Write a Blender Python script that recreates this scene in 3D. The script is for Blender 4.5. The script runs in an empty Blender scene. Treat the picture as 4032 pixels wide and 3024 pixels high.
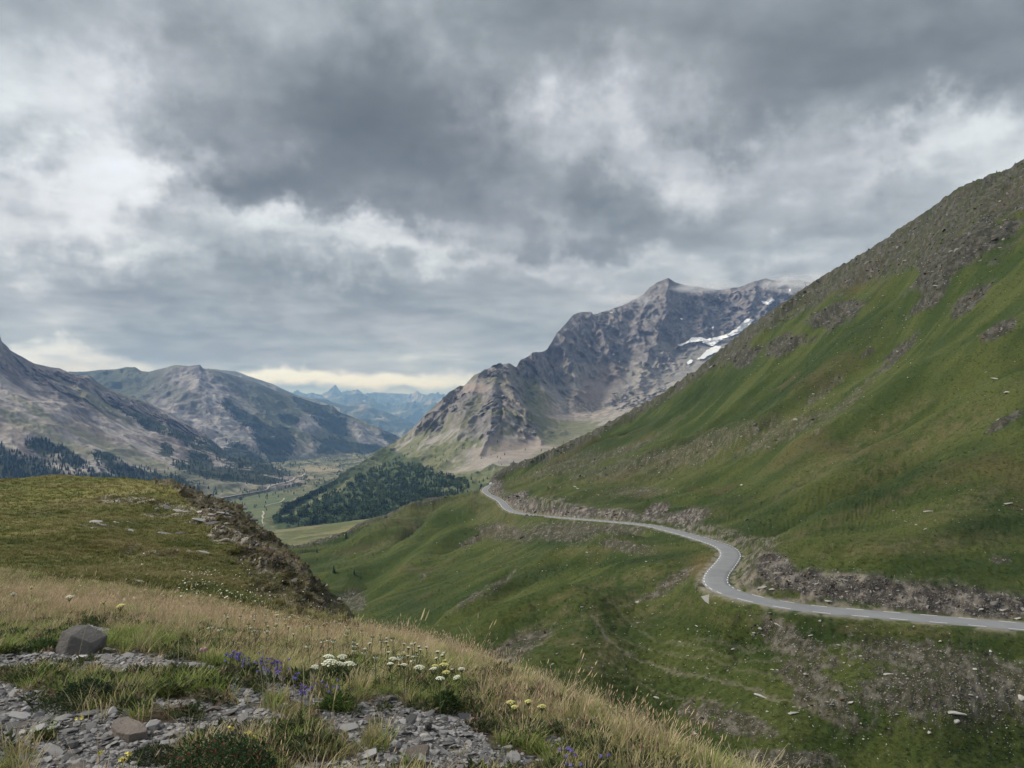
import bpy, bmesh, math, random
import numpy as np
from mathutils import Vector, Euler, Matrix
random.seed(7); RNG = np.random.default_rng(11)
sc = bpy.context.scene
COL = sc.collection

# ------------------------------------------------------------------ camera
F = 770.0; CU = 512.0; HV = 405.0            # focal length in px, image centre, horizon row
cam_d = bpy.data.cameras.new('camera'); cam = bpy.data.objects.new('camera', cam_d); COL.objects.link(cam)
cam_d.sensor_width = 36; cam_d.lens = 36*F/1024; cam_d.shift_y = 21/1024
cam_d.clip_start = 0.1; cam_d.clip_end = 200000
cam.location = (0, 0, 0); cam.rotation_euler = (math.radians(90), 0, 0); sc.camera = cam

# ------------------------------------------------------------------ light
SUN_EL, SUN_AZ = math.radians(42), math.radians(-84)   # azimuth from +Y towards +X
sd = bpy.data.lights.new('sun', 'SUN'); sun = bpy.data.objects.new('sun', sd); COL.objects.link(sun)
sd.energy = 1.5; sd.angle = math.radians(18); sd.color = (1.0, .955, .89)
sv = Vector((math.sin(SUN_AZ)*math.cos(SUN_EL), math.cos(SUN_AZ)*math.cos(SUN_EL), math.sin(SUN_EL)))
sun.rotation_euler = sv.to_track_quat('Z', 'Y').to_euler()
sc.view_settings.view_transform = 'Standard'; sc.view_settings.look = 'None'
sc.view_settings.gamma = 1; sc.view_settings.use_curve_mapping = False
sc.view_settings.exposure = 1.35
SKY_GAIN = 1/2**1.35                                     # sky radiance for the exposure above
c = sc.cycles
c.use_denoising = True; c.max_bounces = 5; c.diffuse_bounces = 2; c.glossy_bounces = 1; c.transmission_bounces = 2
c.transparent_max_bounces = 8; c.volume_bounces = 1; c.use_adaptive_sampling = True; c.adaptive_threshold = 0.015
try: c.denoising_prefilter = 'ACCURATE'; c.denoising_input_passes = 'RGB_ALBEDO_NORMAL'
except Exception: pass

# ---- node helpers
class NT:
    def __init__(s, tree): s.t = tree; s.n = tree.nodes; s.l = tree.links
    def node(s, typ, **kw):
        n = s.n.new(typ)
        for k, v in kw.items(): setattr(n, k, v)
        return n
    def put(s, sock, v):
        if v is None: return
        if isinstance(v, bpy.types.NodeSocket): s.l.new(v, sock)
        elif isinstance(v, tuple): sock.default_value = (v+(1,))[:len(sock.default_value)]
        else: sock.default_value = v
    def math(s, op, a, b=None, c=None, clamp=False):
        n = s.node('ShaderNodeMath', operation=op, use_clamp=clamp)
        s.put(n.inputs[0], a); s.put(n.inputs[1], b); s.put(n.inputs[2], c); return n.outputs[0]
    def vmath(s, op, a, b=None, out=0):
        n = s.node('ShaderNodeVectorMath', operation=op)
        s.put(n.inputs[0], a)
        if b is not None: s.put(n.inputs[1], b)
        return n.outputs[out]
    def mix(s, fac, a, b, mode='MIX'):
        n = s.node('ShaderNodeMix', data_type='RGBA', blend_type=mode, clamp_factor=True)
        s.put(n.inputs[0], fac); s.put(n.inputs[6], a); s.put(n.inputs[7], b); return n.outputs[2]
    def noise(s, vec, scale, detail=4, rough=.55, dist=0, out='Fac'):
        n = s.node('ShaderNodeTexNoise'); s.put(n.inputs['Vector'], vec)
        n.inputs['Scale'].default_value = scale; n.inputs['Detail'].default_value = detail
        n.inputs['Roughness'].default_value = rough; n.inputs['Distortion'].default_value = dist
        return n.outputs[out]
    def ramp(s, f, stops, interp='LINEAR'):
        n = s.node('ShaderNodeValToRGB'); cr = n.color_ramp; cr.interpolation = interp
        cr.elements[0].position, cr.elements[0].color = stops[0][0], (*stops[0][1], 1)
        cr.elements[1].position, cr.elements[1].color = stops[-1][0], (*stops[-1][1], 1)
        for p, col in stops[1:-1]:
            e = cr.elements.new(p); e.color = (*col, 1)
        s.put(n.inputs[0], f); return n.outputs[0]
    def mrange(s, v, a, b, c=0., d=1., smooth=True):
        n = s.node('ShaderNodeMapRange', interpolation_type='SMOOTHSTEP' if smooth else 'LINEAR')
        s.put(n.inputs[0], v)
        for i, x in enumerate((a, b, c, d)): n.inputs[i+1].default_value = x
        return n.outputs[0]

# ------------------------------------------------------------------ sky: Nishita behind a broken stratocumulus deck
w = bpy.data.worlds.new('World'); sc.world = w; w.use_nodes = True
T = NT(w.node_tree); T.n.clear()
tc = T.node('ShaderNodeTexCoord').outputs['Generated']
sep = T.node('ShaderNodeSeparateXYZ'); T.put(sep.inputs[0], tc); dx, dy, dz = sep.outputs
az = T.math('ARCTAN2', dx, dy); el = T.math('ARCSINE', dz)
nish = T.node('ShaderNodeTexSky', sky_type='NISHITA', sun_disc=False)
nish.sun_elevation = SUN_EL; nish.sun_rotation = SUN_AZ; nish.altitude = 2300
# cloud deck coordinates: direction projected on a (curved) layer above the place
den = T.math('ADD', T.math('MAXIMUM', dz, 0.0), 0.17)
cmb = T.node('ShaderNodeCombineXYZ'); T.put(cmb.inputs[0], T.math('DIVIDE', dx, den)); T.put(cmb.inputs[1], T.math('DIVIDE', dy, den)); cmb.inputs[2].default_value = 3.7
lay = cmb.outputs[0]
# low-frequency masses, warped
ang = T.node('ShaderNodeCombineXYZ'); T.put(ang.inputs[0], az); T.put(ang.inputs[1], el)
wn = T.noise(ang.outputs[0], 7, 5, .6, out='Color')
wn2 = T.noise(ang.outputs[0], 26, 4, .6, out='Color')
warp = T.vmath('ADD', T.vmath('MULTIPLY', T.vmath('SUBTRACT', wn, (.5, .5, .5)), (.34, .24, 0)), T.vmath('MULTIPLY', T.vmath('SUBTRACT', wn2, (.5, .5, .5)), (.10, .07, 0)))
wsc = T.node('ShaderNodeVectorMath', operation='SCALE'); T.put(wsc.inputs[0], warp); T.put(wsc.inputs[3], T.mrange(el, .03, .14, .26, 1.0)); P = T.vmath('ADD', ang.outputs[0], wsc.outputs[0])
#        u    v   ru  rv  rot  amp      (rows read off the photograph, turned into azimuth and elevation)
BL = [(400, 75, 190, 75, 12, -.20), (330, 150, 200, 60, 25, -.20), (440, 165, 120, 70, 0, -.13), (250, 60, 80, 60, 0, -.10),
      (130, 170, 85, 30, 8, .36), (60, 205, 130, 45, 15, .20), (45, 95, 75, 48, 10, .22), (0, 150, 70, 26, 0, -.10),
      (225, 192, 70, 22, 8, -.14), (370, 205, 140, 28, 0, -.10), (250, 240, 200, 26, -3, .20), (330, 232, 70, 14, 0, .10),
      (420, 262, 110, 18, -8, .12), (90, 290, 190, 30, 2, -.12), (330, 300, 160, 22, 0, -.06), (180, 345, 160, 12, 0, -.03),
      (610, 95, 75, 40, 12, .30), (520, 110, 46, 60, 0, .14), (735, 165, 110, 26, 12, .18), (660, 150, 60, 30, 10, .20), (590, 205, 52, 46, 10, -.22),
      (560, 215, 60, 12, 0, .10), (800, 60, 170, 55, 0, -.14), (960, 80, 120, 50, 0, -.12), (760, 130, 90, 22, -18, -.08), (930, 145, 110, 22, 22, .24), (1010, 165, 60, 30, 30, .18),
      (880, 130, 40, 60, 20, -.06), (700, 235, 190, 26, 6, -.12), (900, 190, 80, 26, 30, .05), (555, 270, 70, 14, -10, .12),
      (700, 268, 220, 14, -2, .10), (330, 379, 200, 6, 0, .60), (395, 386, 75, 4, 0, .10), (330, 391, 140, 2, 0, -.2), (330, 366, 160, 6, 0, -.05), (90, 362, 90, 7, 0, .30), (570, 330, 90, 20, -30, .05),
      (150, 10, 130, 40, 0, -.03), (600, 20, 160, 40, 0, -.02)]
acc = None
for (u, v, ru, rv, rot, amp) in BL:
    a0 = math.atan((u-CU)/F); e0 = math.atan((HV-v)/F*math.cos(a0))
    d = T.vmath('SUBTRACT', P, (a0, e0, 0))
    vr = T.node('ShaderNodeVectorRotate', rotation_type='Z_AXIS'); T.put(vr.inputs['Vector'], d); vr.inputs['Angle'].default_value = -math.radians(rot)
    q = T.vmath('MULTIPLY', vr.outputs[0], (F/ru*.62, F/rv*.62, 0))
    L = T.vmath('LENGTH', q, out=1)
    g = T.mrange(L, 0., 1.15, amp, 0.)
    acc = g if acc is None else T.math('ADD', acc, g)
n1 = T.noise(lay, .7, 6, .52, .25); n2 = T.noise(lay, 2.3, 6, .52, .25); n3 = T.noise(lay, 8.0, 5, .5, .15)
nz = T.math('ADD', T.math('MULTIPLY', T.math('SUBTRACT', n1, .5), .60), T.math('ADD', T.math('MULTIPLY', T.math('SUBTRACT', n2, .5), .66), T.math('MULTIPLY', T.math('SUBTRACT', n3, .5), .20)))
B = T.math('ADD', T.math('ADD', T.math('MULTIPLY', acc, 1.0), nz), .50)
ccol = T.ramp(B, [(0.0, (.135, .155, .168)), (.18, (.190, .215, .232)), (.38, (.295, .328, .352)), (.58, (.46, .50, .54)), (.78, (.74, .79, .84)), (1.0, (.93, .96, .98))])
tn = T.noise(lay, 1.3, 3, .5)
ccol = T.mix(T.mrange(tn, .35, .65, 0, 1), T.mix(1.0, ccol, (1.012, .995, 1.004, 1), 'MULTIPLY'), T.mix(1.0, ccol, (.985, 1.003, .998, 1), 'MULTIPLY'))
lowwarm = T.mrange(el, .0, .045, .7, 0)
ccol = T.mix(lowwarm, ccol, T.mix(1.0, ccol, (.80, .94, 1.27, 1), 'MULTIPLY'))
zen = T.mrange(el, .45, 1.3, 1.0, 1.35)
ccol = T.vmath('SCALE', ccol); T.put(ccol.node.inputs[3], T.math('MULTIPLY', zen, SKY_GAIN/.1))
thin = T.math('MULTIPLY', T.mrange(B, .75, 1.1), .18)
fin = T.mix(thin, ccol, nish.outputs[0])
bg = T.node('ShaderNodeBackground'); T.put(bg.inputs[0], fin); bg.inputs[1].default_value = .1
wo = T.node('ShaderNodeOutputWorld'); T.put(wo.inputs[0], bg.outputs[0])
w.cycles.sampling_method = 'MANUAL'; w.cycles.sample_map_resolution = 512

# ------------------------------------------------------------------ numpy noise
_p = np.random.default_rng(5).permutation(256); PERM = np.concatenate([_p, _p, _p]).astype(np.int32)
_g = np.random.default_rng(6).normal(size=(256, 3)); GR = (_g/np.linalg.norm(_g, axis=1)[:, None]*1.3).astype(np.float32)
from concurrent.futures import ThreadPoolExecutor
POOL = ThreadPoolExecutor(4)
def pn(x, y, z=None):
    x = np.asarray(x, np.float32); y = np.asarray(y, np.float32); z = np.zeros_like(x) + (0.37 if z is None else np.asarray(z, np.float32))
    if x.size < 30000 or x.shape != y.shape: return pn_(x, y, z)
    sh = x.shape; n = 12; a = [np.array_split(q.ravel(), n) for q in (x, y, z)]
    return np.concatenate(list(POOL.map(pn_, *a))).reshape(sh)
def pn_(x, y, z):
    xi = np.floor(x).astype(np.int32); yi = np.floor(y).astype(np.int32); zi = np.floor(z).astype(np.int32)
    xf, yf, zf = x-xi, y-yi, z-zi; xi &= 255; yi &= 255; zi &= 255
    f = lambda t: t*t*t*(t*(t*6-15)+10)
    u, v, w_ = f(xf), f(yf), f(zf)
    def gd(i, j, k):
        h = GR[PERM[PERM[PERM[xi+i]+yi+j]+zi+k]]
        return h[..., 0]*(xf-i)+h[..., 1]*(yf-j)+h[..., 2]*(zf-k)
    l = lambda a, b, t: a+t*(b-a)
    return l(l(l(gd(0,0,0), gd(1,0,0), u), l(gd(0,1,0), gd(1,1,0), u), v), l(l(gd(0,0,1), gd(1,0,1), u), l(gd(0,1,1), gd(1,1,1), u), v), w_)
def fbm(x, y, z=None, o=4, g=.5, lac=2.03):
    s = 0; a = 1.; z = (np.zeros_like(x)+.37) if z is None else z
    for i in range(o):
        s = s + a*pn(x+17.3*i, y-9.1*i, z+5.7*i); x = x*lac; y = y*lac; z = z*lac; a *= g
    return s
def ridged(x, y, z=None, o=5, g=.5, lac=2.07):
    s = 0; a = 1.; wt = 1.; z = (np.zeros_like(x)+.37) if z is None else z
    for i in range(o):
        n = 1-np.abs(pn(x+7.3*i, y-3.1*i, z+1.7*i))*1.7
        n = np.clip(n, 0, 1)**2*wt; wt = np.clip(n*1.6, 0, 1)
        s = s + a*n; x = x*lac; y = y*lac; z = z*lac; a *= g
    return s
def sst(a, b, x): t = np.clip((x-a)/(b-a), 0, 1); return t*t*(3-2*t)
def lerp(a, b, t): return a+(b-a)*t
def lin(pts, u, k=1):
    p = sorted((q[0], q[k]) for q in pts); return np.interp(u, [q[0] for q in p], [q[1] for q in p])
def smooth_lin(pts, u, k=1, s=0):
    r = lin(pts, u, k)
    if s:
        n = max(1, int(s/(u[1]-u[0]))); ker = np.hanning(2*n+3)[1:-1]; ker /= ker.sum()
        r = np.convolve(np.pad(r, len(ker)//2, mode='edge'), ker, 'valid')[:len(u)]
    return r
def seg_dist(x, y, pts, extra=None):
    """distance to a polyline, and the interpolated extra value at the nearest point"""
    best = np.full(x.shape, 1e9, np.float32); ex = np.zeros(x.shape, np.float32)
    for i in range(len(pts)-1):
        ax, ay = pts[i][:2]; bx, by = pts[i+1][:2]; vx, vy = bx-ax, by-ay
        t = np.clip(((x-ax)*vx+(y-ay)*vy)/(vx*vx+vy*vy+1e-9), 0, 1)
        d = np.hypot(x-ax-t*vx, y-ay-t*vy); m = d < best; best = np.where(m, d, best)
        if extra is not None: ex = np.where(m, extra[i]+t*(extra[i+1]-extra[i]), ex)
    return best, ex
def blob(U, V, c_, warp=0, soft=.35):
    """1 inside a rotated ellipse drawn in the survey photo's rows and columns, soft noisy rim"""
    u, v, ru, rv, rot = c_; a = math.radians(rot); du, dv = U-u, -(V-v)
    x = (du*math.cos(a)+dv*math.sin(a))/ru; y = (-du*math.sin(a)+dv*math.cos(a))/rv
    return 1-sst(1-soft, 1+soft, np.sqrt(x*x+y*y)+warp)
def blobs(U, V, lst, warp=0, soft=.35):
    m = np.zeros(U.shape)
    for b in lst: m = np.maximum(m, blob(U, V, b, warp, soft))
    return m

# ------------------------------------------------------------------ meshes and tags
def tag(o, label=None, cat=None, group=None, kind=None):
    if label: o['label'] = label
    if cat: o['category'] = cat
    if group: o['group'] = group
    if kind: o['kind'] = kind
    return o
def grid_mesh(name, P3, colr=None, mat=None, kind='structure', label=None, keep=None, parent=None):
    R, C = P3.shape[:2]
    idx = np.arange(R*C).reshape(R, C)
    q = np.stack([idx[:-1, :-1], idx[:-1, 1:], idx[1:, 1:], idx[1:, :-1]], -1).reshape(-1, 4)
    if keep is not None: q = q[keep.reshape(-1)]
    return quad_mesh(name, P3.reshape(-1, 3), q, colr.reshape(-1, colr.shape[-1]) if colr is not None else None, mat, kind, label, parent)
def quad_mesh(name, V, q, colr, mat, kind=None, label=None, parent=None):
    me = bpy.data.meshes.new(name)
    if len(q) < len(V)/4:
        used, inv = np.unique(q, return_inverse=True); V = V[used]; q = inv.reshape(q.shape)
        if colr is not None: colr = colr[used]
    k = q.shape[1]
    me.vertices.add(len(V)); me.vertices.foreach_set('co', V.astype(np.float32).ravel())
    me.loops.add(q.size); me.loops.foreach_set('vertex_index', q.astype(np.int32).ravel())
    me.polygons.add(len(q)); me.polygons.foreach_set('loop_start', np.arange(0, q.size, k, dtype=np.int32))
    me.polygons.foreach_set('use_smooth', np.ones(len(q), bool))
    me.update(calc_edges=True)
    if colr is not None:
        a = me.attributes.new('Col', 'FLOAT_COLOR', 'POINT')
        cc = np.ones((len(V), 4), np.float32); cc[:, :colr.shape[1]] = colr; a.data.foreach_set('color', cc.ravel())
    if mat: me.materials.append(mat)
    o = bpy.data.objects.new(name, me); COL.objects.link(o); o.parent = parent
    return tag(o, label, kind=kind)
def ground_mat(name, scale, bump=.3, var=.35, bscale=None, rough=.95, dist=.02, detail=8, hue=.15):
    """albedo from the survey attribute, broken up by two procedural noises, and relief from a third"""
    m = bpy.data.materials.new(name); m.use_nodes = True; t = NT(m.node_tree); b = t.n['Principled BSDF']
    at = t.node('ShaderNodeAttribute', attribute_name='Col').outputs['Color']
    pos = t.node('ShaderNodeTexCoord').outputs['Object']
    a = t.noise(pos, scale, detail, .65); a2 = t.noise(pos, scale*6.3, 4, .7)
    f = t.math('ADD', t.math('MULTIPLY', t.math('SUBTRACT', a, .5), 2*var*1.5), t.math('MULTIPLY', t.math('SUBTRACT', a2, .5), var*1.8))
    f = t.math('MAXIMUM', t.math('ADD', f, 1.0), .35)
    cc = t.vmath('SCALE', at); t.put(cc.node.inputs[3], f)
    h = t.noise(pos, scale*2.4, 3, .5, out='Color')
    cc2 = t.mix(hue, cc, t.mix(1.0, cc, t.mix(1.0, h, (2., 2., 2., 1), 'MULTIPLY'), 'MULTIPLY'))
    t.put(b.inputs['Base Color'], cc2); b.inputs['Roughness'].default_value = rough
    b.inputs['Specular IOR Level'].default_value = .15
    bn = t.noise(pos, bscale or scale*3, 6, .65)
    bp = t.node('ShaderNodeBump'); bp.inputs['Strength'].default_value = bump; bp.inputs['Distance'].default_value = dist
    t.put(bp.inputs['Height'], bn); t.put(b.inputs['Normal'], bp.outputs[0])
    return m
def ray(u, v, Y): return np.stack([(u-CU)/F*Y, Y+0*u, (HV-v)/F*Y], -1)

class Terr:
    """height field over (bearing column u, range Y): spline through surveyed points, then real relief in metres"""
    def __init__(s, ctrl, sil, silw, silr, u0, u1, y0, y1, relief):
        c_ = np.array(ctrl, float); s.cx = np.stack([c_[:, 0]/260, np.log(c_[:, 2])], 1)
        K = s.k(s.cx[:, None]-s.cx[None]) + np.eye(len(c_))*2e-4; n = len(c_)
        A = np.zeros((n+3, n+3)); A[:n, :n] = K; A[:n, n] = 1; A[:n, n+1:] = s.cx; A[n:, :n] = A[:n, n:].T
        s.w = np.linalg.solve(A, np.r_[c_[:, 1], 0, 0, 0]); s.relief = relief
        s.su = np.linspace(u0, u1, 260); s.sd = np.zeros(260); s.sy = np.full(260, 5.); s.silw = silw
        yy = np.exp(np.linspace(math.log(max(y0, silr[0])), math.log(min(y1, silr[1])), 220))
        for it in range(2):
            UU, YY = np.meshgrid(s.su, yy); V = s.vx(UU, YY)
            i = V.argmin(0); tv = lin(sil, s.su)
            ok = (s.su > sil[0][0]-70)
            d = np.where(ok, tv-V.min(0), 0); s.sd = s.sd+d
            if it == 0: s.sy = np.log(yy[i])
        s.u0, s.u1, s.y0, s.y1 = u0, u1, y0, y1
        s.tu = np.linspace(u0-60, u1+60, 330); s.ty = np.linspace(math.log(y0*.9), math.log(y1*1.1), 620)
        A, B_ = np.meshgrid(s.tu, s.ty); s.tab = s.vx(A, np.exp(B_)); s.v = s.vt
    def vt(s, u, y):
        a = np.clip((u-s.tu[0])/(s.tu[1]-s.tu[0]), 0, len(s.tu)-1.001); b = np.clip((np.log(y)-s.ty[0])/(s.ty[1]-s.ty[0]), 0, len(s.ty)-1.001)
        i = a.astype(int); j = b.astype(int); f = a-i; g = b-j; T_ = s.tab
        return (T_[j, i]*(1-f)+T_[j, i+1]*f)*(1-g)+(T_[j+1, i]*(1-f)+T_[j+1, i+1]*f)*g
    def k(s, d):
        r2 = (d**2).sum(-1); return .5*r2*np.log(r2+1e-12)
    def vx(s, u, y):
        sh = u.shape; q = np.stack([u.ravel()/260, np.log(y.ravel())], 1); out = np.empty(len(q))
        for i in range(0, len(q), 20000):
            b = q[i:i+20000]; r2 = (b[:, None, 0]-s.cx[None, :, 0])**2+(b[:, None, 1]-s.cx[None, :, 1])**2
            out[i:i+20000] = (.5*r2*np.log(r2+1e-12))@s.w[:-3]+s.w[-3]+b@s.w[-2:]
        out = out.reshape(sh)
        dd = np.interp(u, s.su, s.sd); ly = np.interp(u, s.su, s.sy)
        return out+dd*np.exp(-((np.log(y)-ly)/s.silw)**2)
    def z(s, X, Y):
        u = CU+X/Y*F; z = (HV-s.v(u, Y))/F*Y
        return s.relief(X, Y, z) if s.relief else z
    def grid(s, ncol, nrow, pre=700, wlog=60):
        us = np.linspace(s.u0, s.u1, ncol); ly = np.linspace(math.log(s.y0), math.log(s.y1), pre)
        uc = us[::6] if ncol > 60 else us
        UU, LL = np.meshgrid(uc, ly); V = s.v(UU, np.exp(LL))
        run = np.minimum.accumulate(V, 0); vis = V <= run+3
        ds = np.abs(np.diff(V, axis=0))*np.where(vis[1:], 1, .12)+wlog*(ly[1]-ly[0])
        # smooth the row metric over the columns so that the mesh stays well shaped
        S = np.vstack([np.zeros(len(uc)), np.cumsum(ds, 0)]); S /= S[-1]
        ker = np.hanning(9); ker /= ker.sum()
        S = np.apply_along_axis(lambda r: np.convolve(np.pad(r, 4, mode='edge'), ker, 'valid'), 1, S)
        tt = np.linspace(0, 1, nrow); L = np.stack([np.interp(tt, S[:, j], ly) for j in range(len(uc))], 1)
        L = np.stack([np.interp(us, uc, L[i]) for i in range(nrow)], 0)
        Y = np.exp(L); X = (us[None]-CU)/F*Y; Z = s.z(X, Y)
        s.P = np.stack([X, Y, Z], -1); s.us = us; s.V = HV-Z/Y*F; s.U = np.broadcast_to(us, Z.shape)
        return s.P
def hit(P, us, V, u, v):
    """where the line of sight of survey row/column meets a grid first: position and surface normal"""
    j = np.clip(np.round((np.asarray(u)-us[0])/(us[1]-us[0])).astype(int), 1, len(us)-2)
    col = V[:, j]; m = col <= np.asarray(v)[None]; i = m.argmax(0); ok = m.any(0) & (i > 0)
    i = np.clip(i, 1, V.shape[0]-2)
    n = np.cross(P[i, j+1]-P[i, j-1], P[i+1, j]-P[i-1, j]); n /= np.linalg.norm(n, axis=-1)[..., None]+1e-9
    t = ((V[i-1, j]-v)/(V[i-1, j]-V[i, j]+1e-9))[:, None]; t = np.clip(t, 0, 1)
    return P[i-1, j]*(1-t)+P[i, j]*t, n*np.sign(n[..., 2:3]+1e-9), ok
def slope_of(P):
    n = np.cross(np.gradient(P, axis=1), np.gradient(P, axis=0)); n /= np.linalg.norm(n, axis=-1)[..., None]+1e-12
    return np.abs(n[..., 2])
# ================================================================== HILLSIDE with the road bench
ROADP = [(1190,641,-40.8),(1120,634.6,-40.3),(1024,626.4,-39.7),(961,621,-39.4),(915,617.2,-39.1),(869,613.4,-38.9),(823,609.6,-38.7),(793,606,-38.5),(762,600.6,-38.3),(738,594.6,-38.1),
  (722,588.5,-38.0),(715.5,581.5,-38),(718,573,-38.2),(727,562,-38.8),(730.5,554,-39.3),(724,546.8,-39.9),(705,539.8,-41.2),(677.6,532,-43.3),(650,525.5,-46),(622.5,522.5,-49.5),
  (595,520.2,-53.4),(567,518,-57.3),(540,515.8,-61.4),(520,513,-64.5),(512,511,-66),(506.5,507.6,-67.5),(503.5,504,-68.8),(500.5,500.8,-70),(495.5,498,-72),(490,495.2,-74.2),(486,492.3,-76),
  (485,489.7,-77.5),(487.5,487,-79),(492.5,484.6,-80.5),(499,483,-82),(509,482,-84)]
def up(u, v, z): Y = z*F/(HV-v); return np.array([(u-CU)/F*Y, Y, z])
def catmull(pts, step):
    out = []
    for i in range(1, len(pts)-2):
        p0, p1, p2, p3 = pts[i-1:i+3]; n = max(2, int(np.linalg.norm(p2-p1)/step))
        for k in range(n):
            t = k/n; out.append(.5*(2*p1+(p2-p0)*t+(2*p0-5*p1+4*p2-p3)*t*t+(3*p1-p0-3*p2+p3)*t**3))
    return np.array(out)
road3 = catmull([up(*q) for q in ROADP], 1.0)
ker = np.hanning(9); ker /= ker.sum()
road3 = np.stack([np.convolve(np.pad(road3[:, k], 4, mode='edge'), ker, 'valid') for k in range(3)], 1)
def zY(u, v, z): return (u, v, z*F/(HV-v))
HC = [zY(*q) for q in ROADP[1::2]] + [
 (1024,593,151),(940,583,153),(869,574,157),(800,560,170),(770,550,180),(750,552,190),(1120,600,150),
 (1024,700,123),(1024,768,112),(860,690,126),(860,768,114),(740,655,144),(740,700,133),(740,768,121),(650,640,158),(650,700,140),(640,600,186),(1120,700,118),(1024,900,86),(860,900,90),(700,900,98),(600,800,118),
 (600,700,136),(560,640,168),(560,600,215),(560,560,285),(620,560,238),(665,562,206),(509,668,160),(470,652,190),(400,633,260),(355,622,320),(310,580,480),(285,556,620),(262,545,830),
 (500,600,250),(500,560,345),(500,530,440),(450,600,290),(450,560,405),(450,525,570),(400,600,345),(400,560,480),(400,535,640),(350,590,410),(350,560,580),(350,542,760),(300,560,610),
 (480,500,700),(470,492,860),(430,501,930),(400,510,950),(370,519,960),(345,533,960),(320,540,1000),(290,547,1050),
 (470,502,1050),(430,515,1120),(380,535,1150),(330,556,1200),(280,565,1250),(200,570,700),(200,600,400),(200,560,1200),(300,680,200),(420,740,120),(500,800,90),(340,650,250),
 (1024,159,470),(960,187,530),(896,231,590),(815,280,690),(748,327,760),(693,372,820),(627,413,880),(564,444,920),(509,465,900),(494,476,860),
 (1024,200,640),(960,225,700),(896,265,760),(815,315,860),(748,362,940),(693,405,1000),(627,445,1060),(564,475,1100),(509,492,1050),(1120,100,430),(1120,150,600),
 (1024,500,200),(1024,400,262),(1024,300,340),(1024,220,415),(1120,300,310),(1120,450,220),(900,500,222),(900,400,330),(900,310,460),(800,500,262),(800,440,345),(800,360,510),
 (700,500,340),(700,450,470),(700,400,680),(640,500,385),(640,460,530),(640,430,740),(560,495,500),(560,470,650),(520,490,620),(567,508,406),(530,500,462),(622,512.5,343),(505,482,760)]
HSIL = [(200,560),(290,547.5),(320,540),(345,532.5),(358,524),(370,518.6),(386,515),(409,503.6),(417,502.5),(449,495.6),(466,492.6),(481,489.5),(488,484),(492,478),(497,472.5),(509,465),(535,457),(564,444),(590,432),(627,412.7),(667,390.7),(674.5,384),(693,372),(722,349),
 (748,327),(774,309),(800,291),(815.5,280.4),(829,272),(854,258.5),(879.5,243),(896,230.7),(913,219.8),(930,208.8),(946.8,196),(960,187),(980.6,179),(997,172.6),(1011,167.6),(1024,159),(1120,100)]
hill = Terr(HC, HSIL, .22, (330, 1300), 200, 1090, 72, 1500, None)
_UU, _LL = np.meshgrid(np.linspace(200, 1090, 180), np.linspace(math.log(72), math.log(1500), 600)); _Y = np.exp(_LL); _V = hill.v(_UU, _Y)
_P = np.stack([(_UU-CU)/F*_Y, _Y, (HV-_V)/F*_Y], -1); _us = np.linspace(200, 1090, 180)
def hp(pts):
    a = np.array(pts, float); p, _, ok = hit(_P, _us, _V, a[:, 0], a[:, 1]); return [tuple(q[:2]) for q, o in zip(p, ok) if o]
RIDGES = [([(700,561),(660,571),(610,582),(560,598),(520,612)], 1.6, 9), ([(650,548),(600,551),(555,560),(520,580),(480,600),(430,640)], 2.4, 13),
          ([(560,630),(530,640),(500,655),(478,668)], 3.0, 9), ([(640,604),(600,622),(575,645),(545,668),(520,690)], 1.6, 12),
          ([(923,482),(877,504),(808,531),(775,548)], 2.6, 12), ([(1024,470),(960,505),(930,540),(900,560)], 1.5, 12),
          ([(600,470),(560,480),(530,494)], 3.0, 16), ([(560,450),(530,463),(505,475)], 4.0, 25), ([(740,440),(690,452),(640,466)], 3., 18),
          ([(1000,345),(920,380),(850,420),(800,450)], 3., 16), ([(980,250),(900,310),(840,350),(790,400)], 4., 18), ([(1015,390),(940,420),(880,455),(820,490)], 2.5, 13),
          ([(470,515),(440,530),(400,550),(370,575)], 5., 18), ([(430,510),(400,522),(370,545)], 6., 22), ([(455,540),(425,560),(395,590)], 3.5, 14),
          ([(1040,640),(960,660),(900,690)], 1.5, 8), ([(760,640),(740,690),(730,740)], 1.5, 8)]
RIDGES += [([(472,657),(520,634),(560,616),(600,604),(650,590),(697,571)], 2.6, 14), ([(900,575),(850,560),(800,556)], 1.5, 9)]
GULL = [([(735,545),(765,535),(800,515),(850,490),(900,470)], 2.2, 9), ([(512,575),(490,592),(461,610),(430,625)], 2.6, 7), ([(690,585),(660,590),(620,600),(580,612),(545,625)], 2.0, 8),
        ([(700,500),(650,505),(640,512)], 2.5, 10), ([(560,565),(520,590),(470,620),(420,636)], 2.6, 9), ([(1024,360),(930,400),(860,440)], 2.5, 12),
        ([(900,340),(850,380),(790,430),(740,470)], 3., 15), ([(540,490),(520,500),(512,505)], 2., 9), ([(445,515),(415,535),(385,560),(362,590)], 4., 14), ([(1024,740),(930,730),(860,760)], 2, 8)]
RID = [(hp(a), h, w_) for a, h, w_ in RIDGES]+[(hp(a), -h, w_) for a, h, w_ in GULL]
_a, _b = np.array(hp([(900,330)])[0]), np.array(hp([(760,440)])[0]); fall = (_b-_a)/np.linalg.norm(_b-_a)
r_t = np.arange(0, len(road3), 4)
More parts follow.
